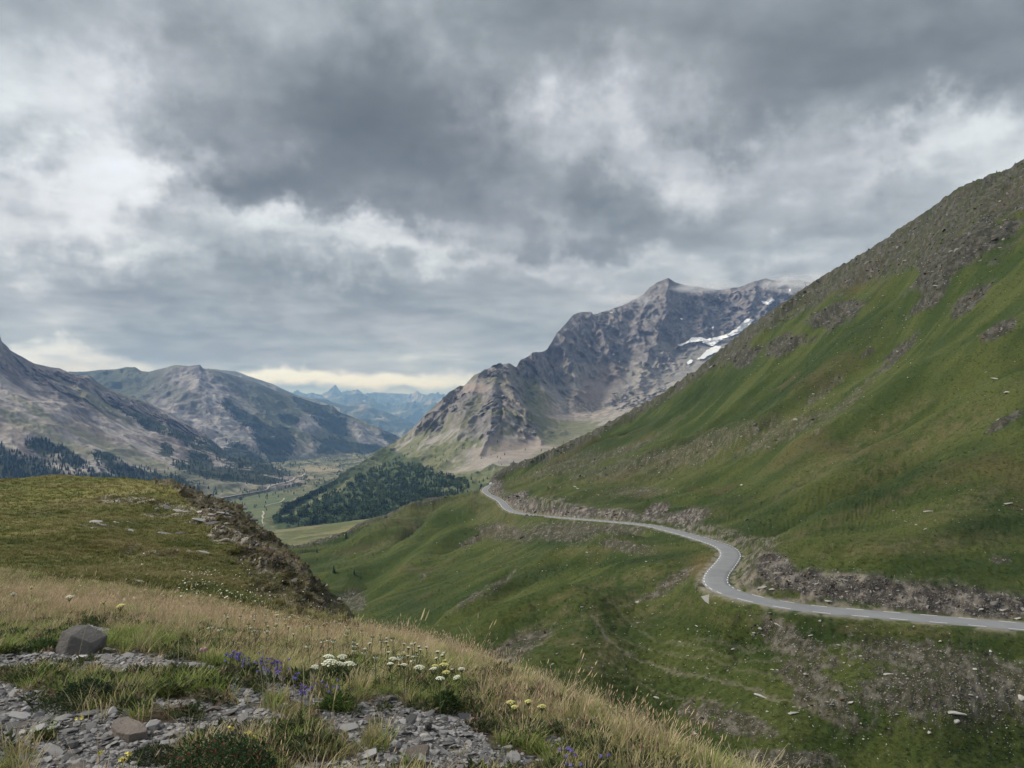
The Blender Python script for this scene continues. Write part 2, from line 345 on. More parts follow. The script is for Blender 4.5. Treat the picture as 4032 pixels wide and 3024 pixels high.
def hill_relief(X, Y, z, want=False):
    al = X*fall[0]+Y*fall[1]; ac = -X*fall[1]+Y*fall[0]
    rd = np.full(X.shape, 1e3); rz = np.zeros(X.shape)
    near = (Y > 95)
    d, e = seg_dist(X[near], Y[near], road3[r_t], road3[r_t, 2]); rd[near] = d; rz[near] = e
    off = sst(5, 26, rd)
    far = np.clip(Y/400, .35, 2.2)
    z = z + off*(fbm(X/75, Y/75, o=3)*3.6*far + fbm(al/110, ac/26, o=3)*3.2*far + (ridged(al/150, ac/38, o=3)-.6)*2.6*far)
    for pts, h, w_ in RID:
        if len(pts) < 2: continue
        a = np.array(pts); m = (X > a[:, 0].min()-4*w_) & (X < a[:, 0].max()+4*w_) & (Y > a[:, 1].min()-4*w_) & (Y < a[:, 1].max()+4*w_)
        if not m.any(): continue
        wx = X[m]+3*pn(X[m]/14, Y[m]/14); wy = Y[m]+3*pn(X[m]/14+9, Y[m]/14)
        d, _ = seg_dist(wx, wy, pts); z[m] += (1.9*h*np.exp(-(d/w_)**2)*off[m]).astype(z.dtype)
    base = z.copy()
    t = sst(3.3, 9.2+2.0*pn(X/9, Y/9), rd)
    z = lerp(rz-.14, z, t)
    cut = np.where((base-rz > .6), 1, 0)*sst(3.6, 4.6, rd)*(1-sst(8, 15, rd+2*pn(X/5, Y/5)))
    det = sst(3.4, 5, rd)
    z = z + det*(fbm(X/6, Y/6, o=3)*.34*np.clip(far, .5, 1.6) + (np.abs(pn(X/2.6, Y/1.7))*.55*sst(520, 230, Y) + pn(X/.9, Y/.8)*.16*sst(300, 160, Y)))
    cb = ridged(X/5, Y/5, z/4, 4)
    z = z + cut*(cb-.5)*.55
    if want: return z, rd, cut, base-rz
    return z
hill.relief = hill_relief
hill.u0, hill.u1 = 225, 1085
HP = hill.grid(1180, 620, wlog=40)
HPx, HPy = HP[..., 0], HP[..., 1]
_Vh = HV-HP[..., 2]/HPy*F; _ih = _Vh.argmin(0); _dv = lin(HSIL, hill.us)-_Vh.min(0); _k = np.hanning(31); _k /= _k.sum(); _dv = np.convolve(np.pad(_dv, 15, mode='edge'), _k, 'valid')
_ly = np.log(HPy); _lc = _ly[_ih, np.arange(len(_ih))]; _lc = np.array([np.median(_lc[max(0, i-25):i+26]) for i in range(len(_lc))]); _lc = np.convolve(np.pad(_lc, 15, mode='edge'), _k, 'valid'); _wt = np.exp(-((_ly-_lc[None])/.16)**2)*sst(6, 30, seg_dist(HPx, HPy, road3[r_t])[0]); HP[..., 2] -= _dv[None]*_wt*HPy/F
_, rd, cut, dzr = hill_relief(HPx, HPy, (HV-hill.v(np.ascontiguousarray(hill.U), HPy))/F*HPy, True)
hU, hV = hill.U, hill.V
_al = HPx*fall[0]+HPy*fall[1]; _ac = -HPx*fall[1]+HPy*fall[0]; streak_ = fbm(_al/70, _ac/11, o=4, g=.6)
# crags where bedrock shows through
wn_ = fbm(HPx/22, HPy/22, HP[..., 2]/22, o=5, g=.62)
wf = fbm(HPx/3.2, HPy/3.2, HP[..., 2]/3.2, o=4, g=.6)
sky_v = lin(HSIL, hU)
band = np.interp(hU, [480, 640, 760, 820, 900, 960, 1024, 1090], [.2, 6, 15, 28, 46, 62, 76, 86])
m_top = 1-sst(.6, 1.15, (hV-sky_v)/band + .40*wn_+.3*streak_)
ROCKB = [(747,352,18,9,20),(787,343,26,10,20),(838,312,30,13,22),(926,262,15,10,30),(1010,225,18,10,30),(972,300,30,8,35),(900,352,22,5,40),(868,352,14,4,40),(930,300,22,6,40),(1000,425,24,5,30),
         (960,250,60,16,35),(1000,330,20,6,30)]
m_rock = blobs(hU, hV, ROCKB, .5*wn_, .4)
SCREE = [(700,447,95,11,18),(640,462,66,9,14),(780,432,48,10,22),(600,458,60,6,18),(560,462,46,5,20),(820,395,30,4,40),(640,491,40,5,0),(850,400,50,5,42),
         (935,688,86,36,0),(900,655,70,16,-8),(800,645,48,16,-30),(820,690,50,18,-40),(500,660,44,13,35),(478,662,26,8,30),(520,646,34,7,30),(470,600,26,3,32),(500,585,18,3,40),(673,581,26,6,30),
         (655,594,30,5,20),(560,532,40,9,-4),(505,532,30,8,-8),(620,546,34,6,-10),(710,588,16,5,-10),(470,543,14,4,30),(730,722,50,12,-15),(780,760,60,10,0),(590,528,60,6,-3),(425,575,8,3,30),(1000,690,40,30,0),
         (355,600,10,12,30),(1000,560,10,3,0)]
m_sc = blobs(hU, hV, SCREE, .65*wn_+.35*wf, .55)
CUTB = [(870,594,96,17,-8),(975,606,70,15,-5),(775,567,24,16,-35),(496,487,7,13,0),(527,507,17,9,0),(570,512,42,6,-3),(612,514,26,5,-3),(655,512,14,6,22),(683,517,22,7,10),(515,498,14,5,20)]
m_cut = blobs(hU, hV, CUTB, .45*wn_+.2*wf, .25)*(hV < np.interp(hU, [480, 1090], [540, 640]))
m_cut = np.maximum(m_cut*(dzr > -.4)*sst(3.4, 4.2, rd), 0)
DRY = [(640,592,60,4,20),(540,625,40,5,28),(560,596,40,4,22),(610,582,40,4,18),(665,570,40,6,18),(700,570,16,18,30),(600,550,60,3.5,3),(640,612,60,12,10),(575,636,40,8,20),(600,650,22,20,40),(810,530,60,4,22),(877,504,50,4,24),(923,484,30,4,26),
       (500,520,14,30,20),(480,510,10,16,20),(960,505,40,8,20),(900,545,90,9,5),(840,585,90,4,-5),(780,596,50,6,-5),(700,600,20,6,0),(870,628,130,5,-3),(520,480,40,4,25),(560,472,50,3,20),(600,476,60,4,10),
       (400,516,40,5,15),(420,506,30,3,10),(360,524,22,4,10),(470,497,24,4,12),(390,540,30,4,30),(700,455,120,14,20),(930,440,80,12,30),(880,430,60,8,30),(820,470,60,8,30)]
m_dry = blobs(hU, hV, DRY, .5*wn_, .9)
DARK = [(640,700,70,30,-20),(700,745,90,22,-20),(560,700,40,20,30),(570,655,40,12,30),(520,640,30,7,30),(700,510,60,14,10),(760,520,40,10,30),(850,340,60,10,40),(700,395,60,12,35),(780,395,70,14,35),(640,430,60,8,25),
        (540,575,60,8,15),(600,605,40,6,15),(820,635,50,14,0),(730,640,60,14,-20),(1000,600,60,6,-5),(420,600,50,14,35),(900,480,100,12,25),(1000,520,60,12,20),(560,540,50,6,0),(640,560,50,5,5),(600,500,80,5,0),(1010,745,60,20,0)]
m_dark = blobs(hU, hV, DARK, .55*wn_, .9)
al = HPx*fall[0]+HPy*fall[1]; ac = -HPx*fall[1]+HPy*fall[0]
streak = fbm(al/60, ac/9, o=4, g=.6)
tus = fbm(HPx/1.6, HPy/1.2, o=3, g=.7)
C3 = lambda *a: np.array(a)[None, None]
col = lerp(C3(.035,.053,.012), C3(.067,.080,.021), sst(-.5, .6, streak+.5*wn_)[..., None])
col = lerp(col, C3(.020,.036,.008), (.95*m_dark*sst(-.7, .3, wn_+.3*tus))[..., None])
col = lerp(col, C3(.145,.118,.062), (.48*m_dry*sst(-.5, .5, wf+.5*tus))[..., None])
col = lerp(col, C3(.105,.08,.038), (.45*sst(.25, .7, fbm(HPx/40+5, HPy/40, o=4)))[..., None])
sp = sst(.15, .5, fbm(HPx/.9+3, HPy/.7, o=3, g=.8))
col = lerp(col, lerp(C3(.055,.047,.034), C3(.155,.138,.115), (sst(-.1, .8, wf+.9*tus))[..., None]), (np.where(hV < 510, .50, .80)*sst(.35, .95, m_sc+.6*tus+.3*wf))[..., None])
rk = lerp(C3(.034,.031,.025), C3(.105,.094,.08), sst(-.3, .6, wf+.3*tus)[..., None])
col = lerp(col, rk, (.85*np.maximum(m_top*sst(-.75, .0, wf+.4*tus), sst(.3, .8, m_rock+.2*wf)))[..., None])
ck = lerp(C3(.055,.048,.042), C3(.22,.195,.165), sst(-.25, .65, wf+.5*tus)[..., None])
col = lerp(col, ck, (.95*np.maximum(m_cut, cut*sst(.0, .4, wf+.3)*.8))[..., None])
rust = blob(hU, hV, (703,566,12,9,35), .4*wf, .8)
col = lerp(col, C3(.20,.10,.045), (.25*rust)[..., None])
edge_d = (1-sst(3.6, 5.2, rd+.5*wf))*sst(-.4, .3, wf+.1)
col = lerp(col, C3(.25,.22,.17), (.7*edge_d)[..., None])
PATHS = [[(592,635),(608.6,648.5),(629,657),(652.7,662),(677.5,673),(705,680),(724,686),(747,695),(777.5,703),(830,712)], [(560,612),(600,618),(650,640),(720,655),(800,668)], [(690,640),(740,652),(800,655),(850,668)],
         [(600,660),(650,690),(700,705),(760,725)], [(610,640),(660,652),(730,672),(800,690)]]
for k, pth in enumerate(PATHS):
    pp = hp(pth); d, _ = seg_dist(HPx+.8*wf, HPy+.8*tus, pp); m = (1-sst(.2, .8 if k == 0 else .5, d+.3*wf))*(.38 if k == 0 else .2)
    col = lerp(col, C3(.21,.18,.14), m[..., None]); HP[..., 2] -= m*.3
crag = np.maximum.reduce([m_top*.8, m_rock, m_cut])
HP[..., 2] += crag*sst(3.6, 5, rd)*(ridged(HPx/9, HPy/9, HP[..., 2]/5, 5)-.55)*np.clip(HPy/260, .35, 1.1)*np.where(m_cut > .5*m_top, .55, .62)
HP[..., 2] += sst(.3, .8, m_sc)*sst(4, 6, rd)*np.abs(pn(HPx/1.1, HPy/.9))*.35*sst(300, 160, HPy)
hill.V = HV-HP[..., 2]/HPy*F
M_hill = ground_mat('hillside_turf', 1.1, .8, .46, 1.5, dist=.3)
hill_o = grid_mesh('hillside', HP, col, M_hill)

# ------------------------------------------------------------------ road
def strip(name, line, offs, zoff, mat, crown=0., parent=None, kind='structure', ext=None):
    t = np.gradient(line, axis=0); t[:, 2] = 0; t /= np.linalg.norm(t, axis=1)[:, None]; nrm = np.stack([t[:, 1], -t[:, 0], 0*t[:, 0]], 1)
    rows = []
    for o_, zz in zip(offs, zoff):
        oo = o_ if np.isscalar(o_) else o_
        rows.append(line+nrm*np.asarray(oo).reshape(-1, 1)+np.array([0, 0, zz]))
    return grid_mesh(name, np.stack(rows, 1)[:, ::-1], None, mat, kind, parent=parent)
def simple_mat(name, colr, rough=.85, var=.2, scale=2., bump=.15, spec=.3, obj_random=0., attr=False, trans=0.):
    m = bpy.data.materials.new(name); m.use_nodes = True; t = NT(m.node_tree); b = t.n['Principled BSDF']
    pos = t.node('ShaderNodeTexCoord').outputs['Object']
    n = t.noise(pos, scale, 6, .65); f = t.math('ADD', t.math('MULTIPLY', t.math('SUBTRACT', n, .5), var*3), 1.0)
    if obj_random:
        r = t.node('ShaderNodeObjectInfo').outputs['Random']; f = t.math('MULTIPLY', f, t.math('ADD', t.math('MULTIPLY', r, obj_random*2), 1-obj_random))
    base = (*colr, 1)
    if attr: base = t.mix(1.0, t.node('ShaderNodeAttribute', attribute_name='Col').outputs['Color'], (*colr, 1), 'MULTIPLY')
    s_ = t.vmath('SCALE', base); t.put(s_.node.inputs[3], f); t.put(b.inputs['Base Color'], s_)
    b.inputs['Roughness'].default_value = rough; b.inputs['Specular IOR Level'].default_value = spec
    if bump:
        bp = t.node('ShaderNodeBump'); bp.inputs['Strength'].default_value = bump; bp.inputs['Distance'].default_value = .02
        t.put(bp.inputs['Height'], t.noise(pos, scale*4, 5, .6)); t.put(b.inputs['Normal'], bp.outputs[0])
    if trans:
        tr = t.node('ShaderNodeBsdfTranslucent'); t.put(tr.inputs[0], s_); mx = t.node('ShaderNodeMixShader'); mx.inputs[0].default_value = trans
        t.l.new(b.outputs[0], mx.inputs[1]); t.l.new(tr.outputs[0], mx.inputs[2]); t.l.new(mx.outputs[0], t.n['Material Output'].inputs[0])
    return m
M_asph = simple_mat('worn_asphalt', (.205,.21,.215), .8, .20, .22, .1, .3)
M_line = simple_mat('road_paint', (.78,.78,.75), .6, .06, 3, 0)
rl = np.r_[0, np.cumsum(np.linalg.norm(np.diff(road3, axis=0), axis=1))]
irr = lambda sd_: .16*fbm(rl/2.3+sd_, rl*0+sd_, o=3)
road_o = strip('road', road3, [-2.85+irr(1), -2.75, -1.4, 0, 1.4, 2.75, 2.85+irr(5)], [-.14, 0, .03, .05, .03, 0, -.14], M_asph)
def along(s0, off, z):
    i = np.interp(s0, rl, np.arange(len(rl))); p = np.stack([np.interp(i, np.arange(len(rl)), road3[:, k]) for k in range(3)], -1)
    g = np.gradient(road3, axis=0); tt = np.stack([np.interp(i, np.arange(len(rl)), g[:, k]) for k in range(3)], -1); tt[..., 2] = 0
    tt /= np.linalg.norm(tt, axis=-1)[..., None]; n = np.stack([tt[..., 1], -tt[..., 0], 0*tt[..., 0]], -1)
    return p+n*np.asarray(off)[..., None]+np.array([0, 0, z])
bend0, bend1 = [float(rl[np.abs(road3[:, 0:2]-up(*ROADP[i])[:2]).sum(1).argmin()]) for i in (10, 16)]
nd = 0
for side in (-1, 1):
    s_ = 2.0
    while s_ < rl[-1]-12 and nd < 290:
        inb = bend0-4 < s_ < bend1+4
        ln, gap = (1.33, 1.5) if inb else (3.0, 3.5)
        a = np.linspace(s_, s_+ln, 4); wd = .16 if s_ < bend1+60 else .26
        q = np.stack([along(a, np.full(4, side*2.45-wd/2), .012), along(a, np.full(4, side*2.45+wd/2), .012)], 1)
        if side > 0: pass
        o = grid_mesh('edge_dash', q, None, M_line, kind=None, parent=road_o); nd += 1
        s_ += ln+gap
# ================================================================== NEAR GROUND: the bank at the camera and the grassy knoll
NC = [(-160,592,12),(0,592,12),(0,560,20),(0,520,32),(0,495,48),(0,480,66),(0,489,82),(0,525,115),(-160,480,66),(-160,520,32),(-160,525,115),
 (100,600,12.5),(100,560,21),(100,520,33),(100,495,47),(93,477,66),(93,490,85),(93,530,120),(170,600,14),(170,560,23),(170,520,35),(170,483,62),(170,500,80),(170,560,110),
 (223,604,15),(223,560,26),(223,504,52),(223,530,68),(223,580,85),(260,610,16),(260,580,24),(260,530,42),(260,560,55),(260,600,70),(300,618,16.5),(300,600,22),(300,574,33),(300,600,42),(300,640,52),
 (340,624,17),(340,607,26),(340,640,34),(380,631,13.5),(380,665,20),(380,720,30),(441,646,11),(441,690,16),(441,760,25),(510,672,8.5),(510,730,12),(510,830,18),(588,706,6.5),(588,780,9),(588,900,14),
 (646,737,5.5),(646,830,8),(646,960,12),(736,775,4.4),(736,880,7),(736,1000,11),(850,830,3.8),(850,950,6),(850,1100,10),(1024,900,3.2),(1024,1050,5),(1024,1200,9),
 (0,768,3.4),(300,768,3.5),(600,776,3.8),(200,850,2.6),(600,860,2.8),(-100,850,2.6),(0,700,4.4),(200,700,4.5),(400,700,4.9),(500,704,5.4),(0,652,5.8),(150,652,6),(300,652,7.5),(400,662,7.8),
 (0,622,8),(200,624,9),(300,636,10.5),(350,636,12),(450,660,8.8),(-160,622,8),(-160,700,4.4)]
NSIL = [(-160,478),(0,480),(31,478),(66.6,476.5),(93,477.5),(116,480.5),(139.5,482.5),(170,484),(181,488.5),(194,496.5),(209,502),(223,505),(240,509),(251,518.5),(260,531),(273,540),(287,557),(305,576),(321.5,592),(337.5,604.7),(350,616),(357,626),
 (363,631),(402,641),(441,650),(470.7,659),(509.7,676),(548.8,694),(588,710),(617,725),(646,740),(685.4,757),(736.5,776),(850,832),(1024,900)]
near = Terr(NC, NSIL, .16, (3.0, 120), -60, 900, 2.2, 130, None)
def proj(X, Y, z): return CU+X/Y*F, HV-z/Y*F
GRAV = [(140,664,62,9,-4),(215,682,48,11,-22),(45,662,60,10,0),(92,632,14,9,0),(60,728,140,38,0),(150,708,70,14,10),(20,700,60,18,0),(130,752,120,26,0),(250,718,60,10,-10),(330,720,40,14,-15),(310,700,30,9,-20),
        (430,735,62,24,-14),(370,705,30,14,-10),(470,760,60,12,0),(360,745,40,16,0),(250,745,30,8,0),(555,742,16,8,0),(400,768,110,12,0),(270,680,18,8,-30)]
GRASSB = [(60,682,52,10,0),(190,690,52,13,0),(105,700,44,16,0),(150,715,30,10,0),(300,712,26,10,-10),(298,738,42,16,0),(230,756,70,16,0),(45,739,10,5,0),(20,752,16,8,0),(350,690,40,14,0),(310,748,60,14,0),(375,740,16,14,0),(80,650,40,5,0),
          (10,768,18,8,0),(410,768,20,7,0),(340,705,20,8,0)]
def grav_mask(X, Y, z):
    u, v = proj(X, Y, z); n_ = fbm(X*1.5, Y*1.5, o=3)
    m = blobs(u, v, GRAV, .35*n_, .4); g = blobs(u, v, GRASSB, .35*n_, .3)
    return np.clip(m-1.0*g, 0, 1)*(Y < 9)
def crag_mask(u, v, Y, X):
    n_ = fbm(X/1.7, Y/1.7, v/12, o=4, g=.6)
    s = lin(NSIL, u)
    wcr = np.interp(u, [150, 190, 215, 250, 300, 345, 360], [0, 10, 36, 76, 70, 24, 0])
    m = (1-sst(.5, 1.2, (v-s)/np.maximum(wcr, 1e-3)+.5*n_))*(Y > 12)*(u < 362)*(wcr > 1)
    return np.clip(m, 0, 1), n_
OUTC = [(200,522,16,2.2,0),(170,514,30,2.6,-4),(185,507,30,2.5,-5),(90,527,16,3.5,5),(110,530,8,3,0),(130,548,10,2.2,0),(160,552,24,1.6,0),(245,548,20,4,-8),(222,543,14,4,-12),(276,540,6,4,0),(125,503,30,2.5,0),(350,560,1,1,0),
        (262,570,6,3,0),(200,588,14,2,0),(100,560,10,2,0),(270,520,16,6,-35),(285,532,16,5,-20),(225,515,10,5,0)]
def near_relief(X, Y, z, want=False):
    u, v = proj(X, Y, z); g = grav_mask(X, Y, z); k = sst(9, 16, Y)
    cm, n_ = crag_mask(u, v, Y, X)
    out = blobs(u, v, OUTC, .3*n_, .4)*(Y > 14)
    zz = z+(1-k)*(fbm(X/1.1, Y/1.1, o=4)*.05*(1-.6*g))+k*(fbm(X/7, Y/7, o=3)*.35+np.abs(pn(X/.9, Y/.7))*.10+pn(X/.35, Y/.3)*.03)*sst(-400, 0, v)
    ledge = (ridged(X/2.2, Y/2.2, zz/1.1, 5, g=.62)-.6)
    zz = zz+cm*ledge*.22+out*(ridged(X/1.2, Y/.9, o=4)-.35)*.08
    # steps in the slabby beds on the eroded flank
    bed = .3; s_ = zz+.35*X*.4; zz = zz+cm*.35*(np.round(s_/bed)*bed-s_)
    zz = zz+g*(ridged(X*5, Y*5, o=3)-.5)*.012
    if want: return zz, g, cm, out
    return zz
near.relief = near_relief
near.u0, near.u1 = -40, 800
NP = near.grid(860, 640, wlog=55)
X, Y = NP[..., 0], NP[..., 1]
_, g_, cm_, out_ = near_relief(X, Y, (HV-near.v(np.ascontiguousarray(near.U), Y))/F*Y, True)
u_, v_ = near.U, near.V
n1_ = fbm(X/3, Y/3, o=4, g=.6); n2_ = fbm(X/.35, Y/.3, o=4, g=.7); n3_ = fbm(X/12, Y/12, o=3)
soil = lerp(C3(.055,.043,.028), C3(.10,.085,.05), sst(-.5, .5, n2_)[..., None])
kn = lerp(C3(.115,.125,.032), C3(.20,.19,.055), sst(-.5, .6, n3_+.5*n1_)[..., None])
kn = lerp(kn, C3(.19,.155,.075), (.5*sst(.0, .6, n1_+.4*n2_))[..., None])
kn = lerp(kn, C3(.065,.072,.024), (.6*sst(.1, .6, -n1_-.3*n2_))[..., None])
kn = lerp(kn, C3(.060,.058,.022), (.65*blobs(u_, v_, [(200,590,160,16,0),(230,565,90,24,0),(180,530,120,20,0),(60,545,60,8,0)], .5*n1_, .9))[..., None])
kn = lerp(kn, C3(.19,.16,.085), (.6*blobs(u_, v_, [(90,500,60,4,10),(130,502,60,4,0),(30,575,90,18,0),(150,560,100,8,0)], .5*n1_, .9))[..., None])
k_ = sst(9, 15, Y)[..., None]
col = lerp(soil, kn, k_)
grc = lerp(C3(.055,.048,.042), C3(.13,.12,.11), sst(-.5, .5, n2_)[..., None]); col = lerp(col, grc, sst(.2, .6, g_)[..., None])
crc = lerp(C3(.030,.025,.019), C3(.165,.135,.105), sst(-.2, .7, n2_+.6*n1_)[..., None])
crc = lerp(crc, C3(.085,.075,.032), (.75*sst(-.15, .35, fbm(X/1.3+4, Y/1.3, v_/9, o=4)))[..., None])
col = lerp(col, crc, (.92*cm_)[..., None]); col = lerp(col, lerp(C3(.09,.08,.06), C3(.33,.30,.25), sst(-.2, .4, n2_)[..., None]), (sst(.3, .7, out_))[..., None])
M_near = ground_mat('bank_soil_and_turf', 4., .5, .32, 9, dist=.03, hue=.06)
near.V = HV-NP[..., 2]/NP[..., 1]*F
near_o = grid_mesh('ground', NP, col, M_near)

# ================================================================== FAR RELIEF: swept sections u -> (row, range)
def loft(name, us, lines, nrow, back, disp, colf, mat, top_s=0, weights=None):
    nb = 24; ks = np.array([smooth_lin(l, us, 1, 0 if i == len(lines)-1 else 14) for i, l in enumerate(lines)])
    ys = np.array([smooth_lin([(q[0], q[2]) for q in l], us, 1, 22) for l in lines])
    t = np.linspace(0, len(lines)-1, nrow)
    if weights is not None: t = np.interp(np.linspace(0, 1, nrow), np.r_[0, np.cumsum(weights)]/sum(weights), np.arange(len(lines)))
    i = np.clip(t.astype(int), 0, len(lines)-2); f = (t-i)[:, None]
    V = ks[i]*(1-f)+ks[i+1]*f
    # monotone smooth ranges
    Y = np.exp(np.log(ys[i])*(1-f)+np.log(ys[i+1])*f)
    U = np.broadcast_to(us[None], V.shape)
    P = ray(U, V, Y); S = P[-1][None]; tb = (np.linspace(0, 1, nb)**1.6)[1:, None, None]
    B_ = np.concatenate([S[..., :1]*(1+back*tb), S[..., 1:2]*(1+back*tb), S[..., 2:]-tb*back*S[..., 1:2]*.55], -1)
    P = np.concatenate([P, B_], 0); T_ = np.r_[np.linspace(0, 1, nrow), 1+np.linspace(0, 1, nb)[1:]][:, None]+0*P[..., 0]
    U2 = np.broadcast_to(us[None], T_.shape); V2 = np.concatenate([V, np.broadcast_to(V[-1][None], (nb-1, len(us)))], 0)
    P = disp(P, U2, V2, T_); P[..., 2] = np.maximum(P[..., 2], -1299)
    o = grid_mesh(name, P, colf(P, U2, V2, T_, slope_of(P)), mat)
    Vp = HV-P[..., 2]/P[..., 1]*F
    return dict(o=o, P=P, us=us, V=Vp, U=U2)
def mdisp(a1, l1, a2, l2, zst=.5, edge=.0, smooth=None):
    def f(P, U, V, t):
        x, y, z = P[..., 0], P[..., 1], P[..., 2]
        wx = 60*fbm(x/300, y/300, z/300, o=3)
        r = ridged((x+wx)/l1, (y-wx)/l1, z/l1*zst, 6, g=.52)-.75; n = fbm(x/l2, y/l2, z/l2*zst, o=4, g=.55)
        k = np.clip(np.where(t <= 1, 1-edge*sst(.93, 1., t), 1-edge*(1-sst(1.04, 1.5, t))), 0, 1)
        q = ridged((x-wx)/(l2*.45), (y+wx)/(l2*.45), z/(l2*.45)*zst, 4, g=.6)-.7; P = P.copy(); sm = 1 if smooth is None else 1-.9*sst(.2, .8, blobs(U, V, smooth, .25*n, .5)); d = ((a1*r+a2*n)*k+a2*.30*q*np.clip(k+.12, 0, 1))*sm; P[..., 2] += d*.8; P[..., 1] -= d*.6; return P
    return f
M_mtn = ground_mat('mountain_rock', .03, .6, .30, .05, dist=7, hue=.05)
M_val = ground_mat('valley_turf', .02, .4, .30, .06, dist=2)
LS = lambda *a: list(a)
# --- centre mountain
u4 = np.linspace(262, 860, 760)
M4T = [(262,521,1950),(277,514,2050),(280,509,2100),(288.5,502.5,2200),(323,486.4,2500),(351.6,470,2850),(369,461,3050),(380,449.7,3200),(402,437,3400),(417,425.5,3400),(424,416,3400),(433,408,3400),(443.5,399,3400),(449,392,3450),(456,387,3450),(464,386,3500),(470,379.6,3500),
 (474.5,375,3500),(481,372.7,3500),(488,369,3550),(493,366.4,3600),(501,364.5,3600),(509,364,3600),(516.5,367.5,3700),(520,361,3750),(526,357,3800),(533,353,3900),(546,350,4000),(548,347.5,4000),(557,333,4200),(564,325.5,4300),(573.5,314.5,4500),(579,312.6,4500),(590,312,4600),(593,315,4650),
 (608,310,4700),(627,303.4,4800),(643,295,4900),(647,289.7,4950),(654,285,5000),(663.5,281.8,5000),(669,284,5050),(682,287,5100),(700,289.7,5200),(718.6,290.6,5300),(737,287.8,5300),(752,282.3,5300),(764.5,279.6,5300),(783,281.4,5300),(797.6,280,5300),(812,284,5300),(860,300,5300)]
M4L = [[(262,560,1400),(351,550,1500),(402,522,1800),(456,505,1850),(500,490,1900),(560,480,2200),(860,480,2300)],
       [(262,536,1600),(351,525,1800),(402,500,2250),(456,488,2300),(500,474,2300),(560,458,2500),(860,450,2600)],
       [(262,527,1800),(351,499,2300),(402,475,2700),(456,466,2600),(500,452,2600),(530,448,2750),(570,436,3000),(620,418,3200),(700,396,3500),(860,380,3600)],
       [(262,523,1900),(351,480,2650),(402,450,3200),(456,425,3000),(500,405,2950),(525,415,3100),(560,415,3500),(600,410,3800),(640,395,4100),(700,370,4300),(760,345,4600),(860,335,4700)],
       [(262,522,1930),(351,474,2780),(402,442,3350),(456,400,3300),(500,382,3350),(530,385,3650),(560,385,3900),(600,375,4200),(640,355,4500),(700,340,4700),(760,322,4900),(860,320,5000)], M4T]
def d4(P, U, V, t):
    P = mdisp(18, 330, 9, 90, .5, .85, SC4+[(715,338,52,14,22)])(P, U, V, t)
    x, y, z = P[..., 0], P[..., 1], P[..., 2]
    hi = sst(.0, 1, blobs(U, V, CR4, 0, .6))
    r = ridged(x/95, y/95, z/190, 6, g=.6)-.7
    P[..., 2] += (hi*12*r*.6*(1-.5*(t > .97))).astype(float); P[..., 1] -= hi*25*r
    P[..., 1] -= 60*np.clip(fbm(x/700+4, z/420, o=2), -1, 1)
    for pl, h, w_ in RG4:
        d_ = seg_dist(U+3*pn(U/9, V/9), V+3*pn(U/9+5, V/9), pl)[0]; P[..., 1] -= .55*h*np.exp(-d_/w_)
    sc_ = blobs(U, V, SC4, 0, .5)
    return P
RG4 = [([(509,366),(511,385),(520,405),(530,425),(541,440)], 190, 12), ([(480,375),(470,400),(462,425),(455,452)], 150, 12), ([(560,345),(572,372),(578,396)], 150, 10), ([(590,318),(606,350),(612,372)], 160, 14),
       ([(663,284),(660,310),(650,345),(640,365)], 220, 16), ([(533,356),(538,375),(545,392)], 110, 7), ([(640,388),(640,400),(645,412)], 120, 16), ([(495,400),(492,425),(482,452)], 110, 7), ([(752,284),(748,310),(735,330)], 140, 16), ([(700,292),(702,315),(698,335)], 100, 10),
       ([(517,370),(532,400),(552,425)], -140, 9), ([(548,352),(556,385),(575,420)], -110, 8), ([(610,380),(600,400),(590,425)], -160, 16), ([(500,385),(503,410),(500,440)], -90, 5), ([(443,402),(432,430),(418,455)], 90, 7), ([(456,392),(446,420),(436,450)], -80, 6), ([(425,425),(405,448),(380,470)], 60, 6)]
CR4 = [(600,345,50,30,30),(560,375,30,22,0),(540,372,26,17,-20),(640,340,60,40,20),(720,320,90,26,0),(780,300,60,20,0),(640,398,34,14,8),(500,405,16,22,-20),(520,395,14,14,0),(455,400,18,16,30),(430,425,14,10,45),(500,372,20,8,0),(577,385,22,18,0),(485,425,14,16,0),(525,425,14,14,0),(540,355,14,10,0)]
SC4 = [(592,412,44,30,-20),(575,395,20,26,-30),(600,378,26,14,-20),(560,405,24,18,-40),(610,395,30,30,-30),(485,455,34,11,10),(440,440,26,5,25),(520,448,40,14,0),(550,448,34,14,0),(700,362,60,14,25),(640,372,40,10,0),(660,350,14,8,0),(475,388,14,5,0),(600,425,30,10,0),(690,380,60,10,20),(410,445,20,5,30),(545,420,16,10,-40),(470,470,20,5,10),(505,462,60,5,4),(455,472,40,5,20)]
GR4 = [(538,400,14,24,40),(410,447,30,5,40),(555,458,34,10,0),(560,440,26,10,-30),(600,430,40,8,0),(560,470,60,12,0),(480,485,120,10,5),(430,480,40,8,10),(385,480,90,26,20),(560,425,60,6,-10)]
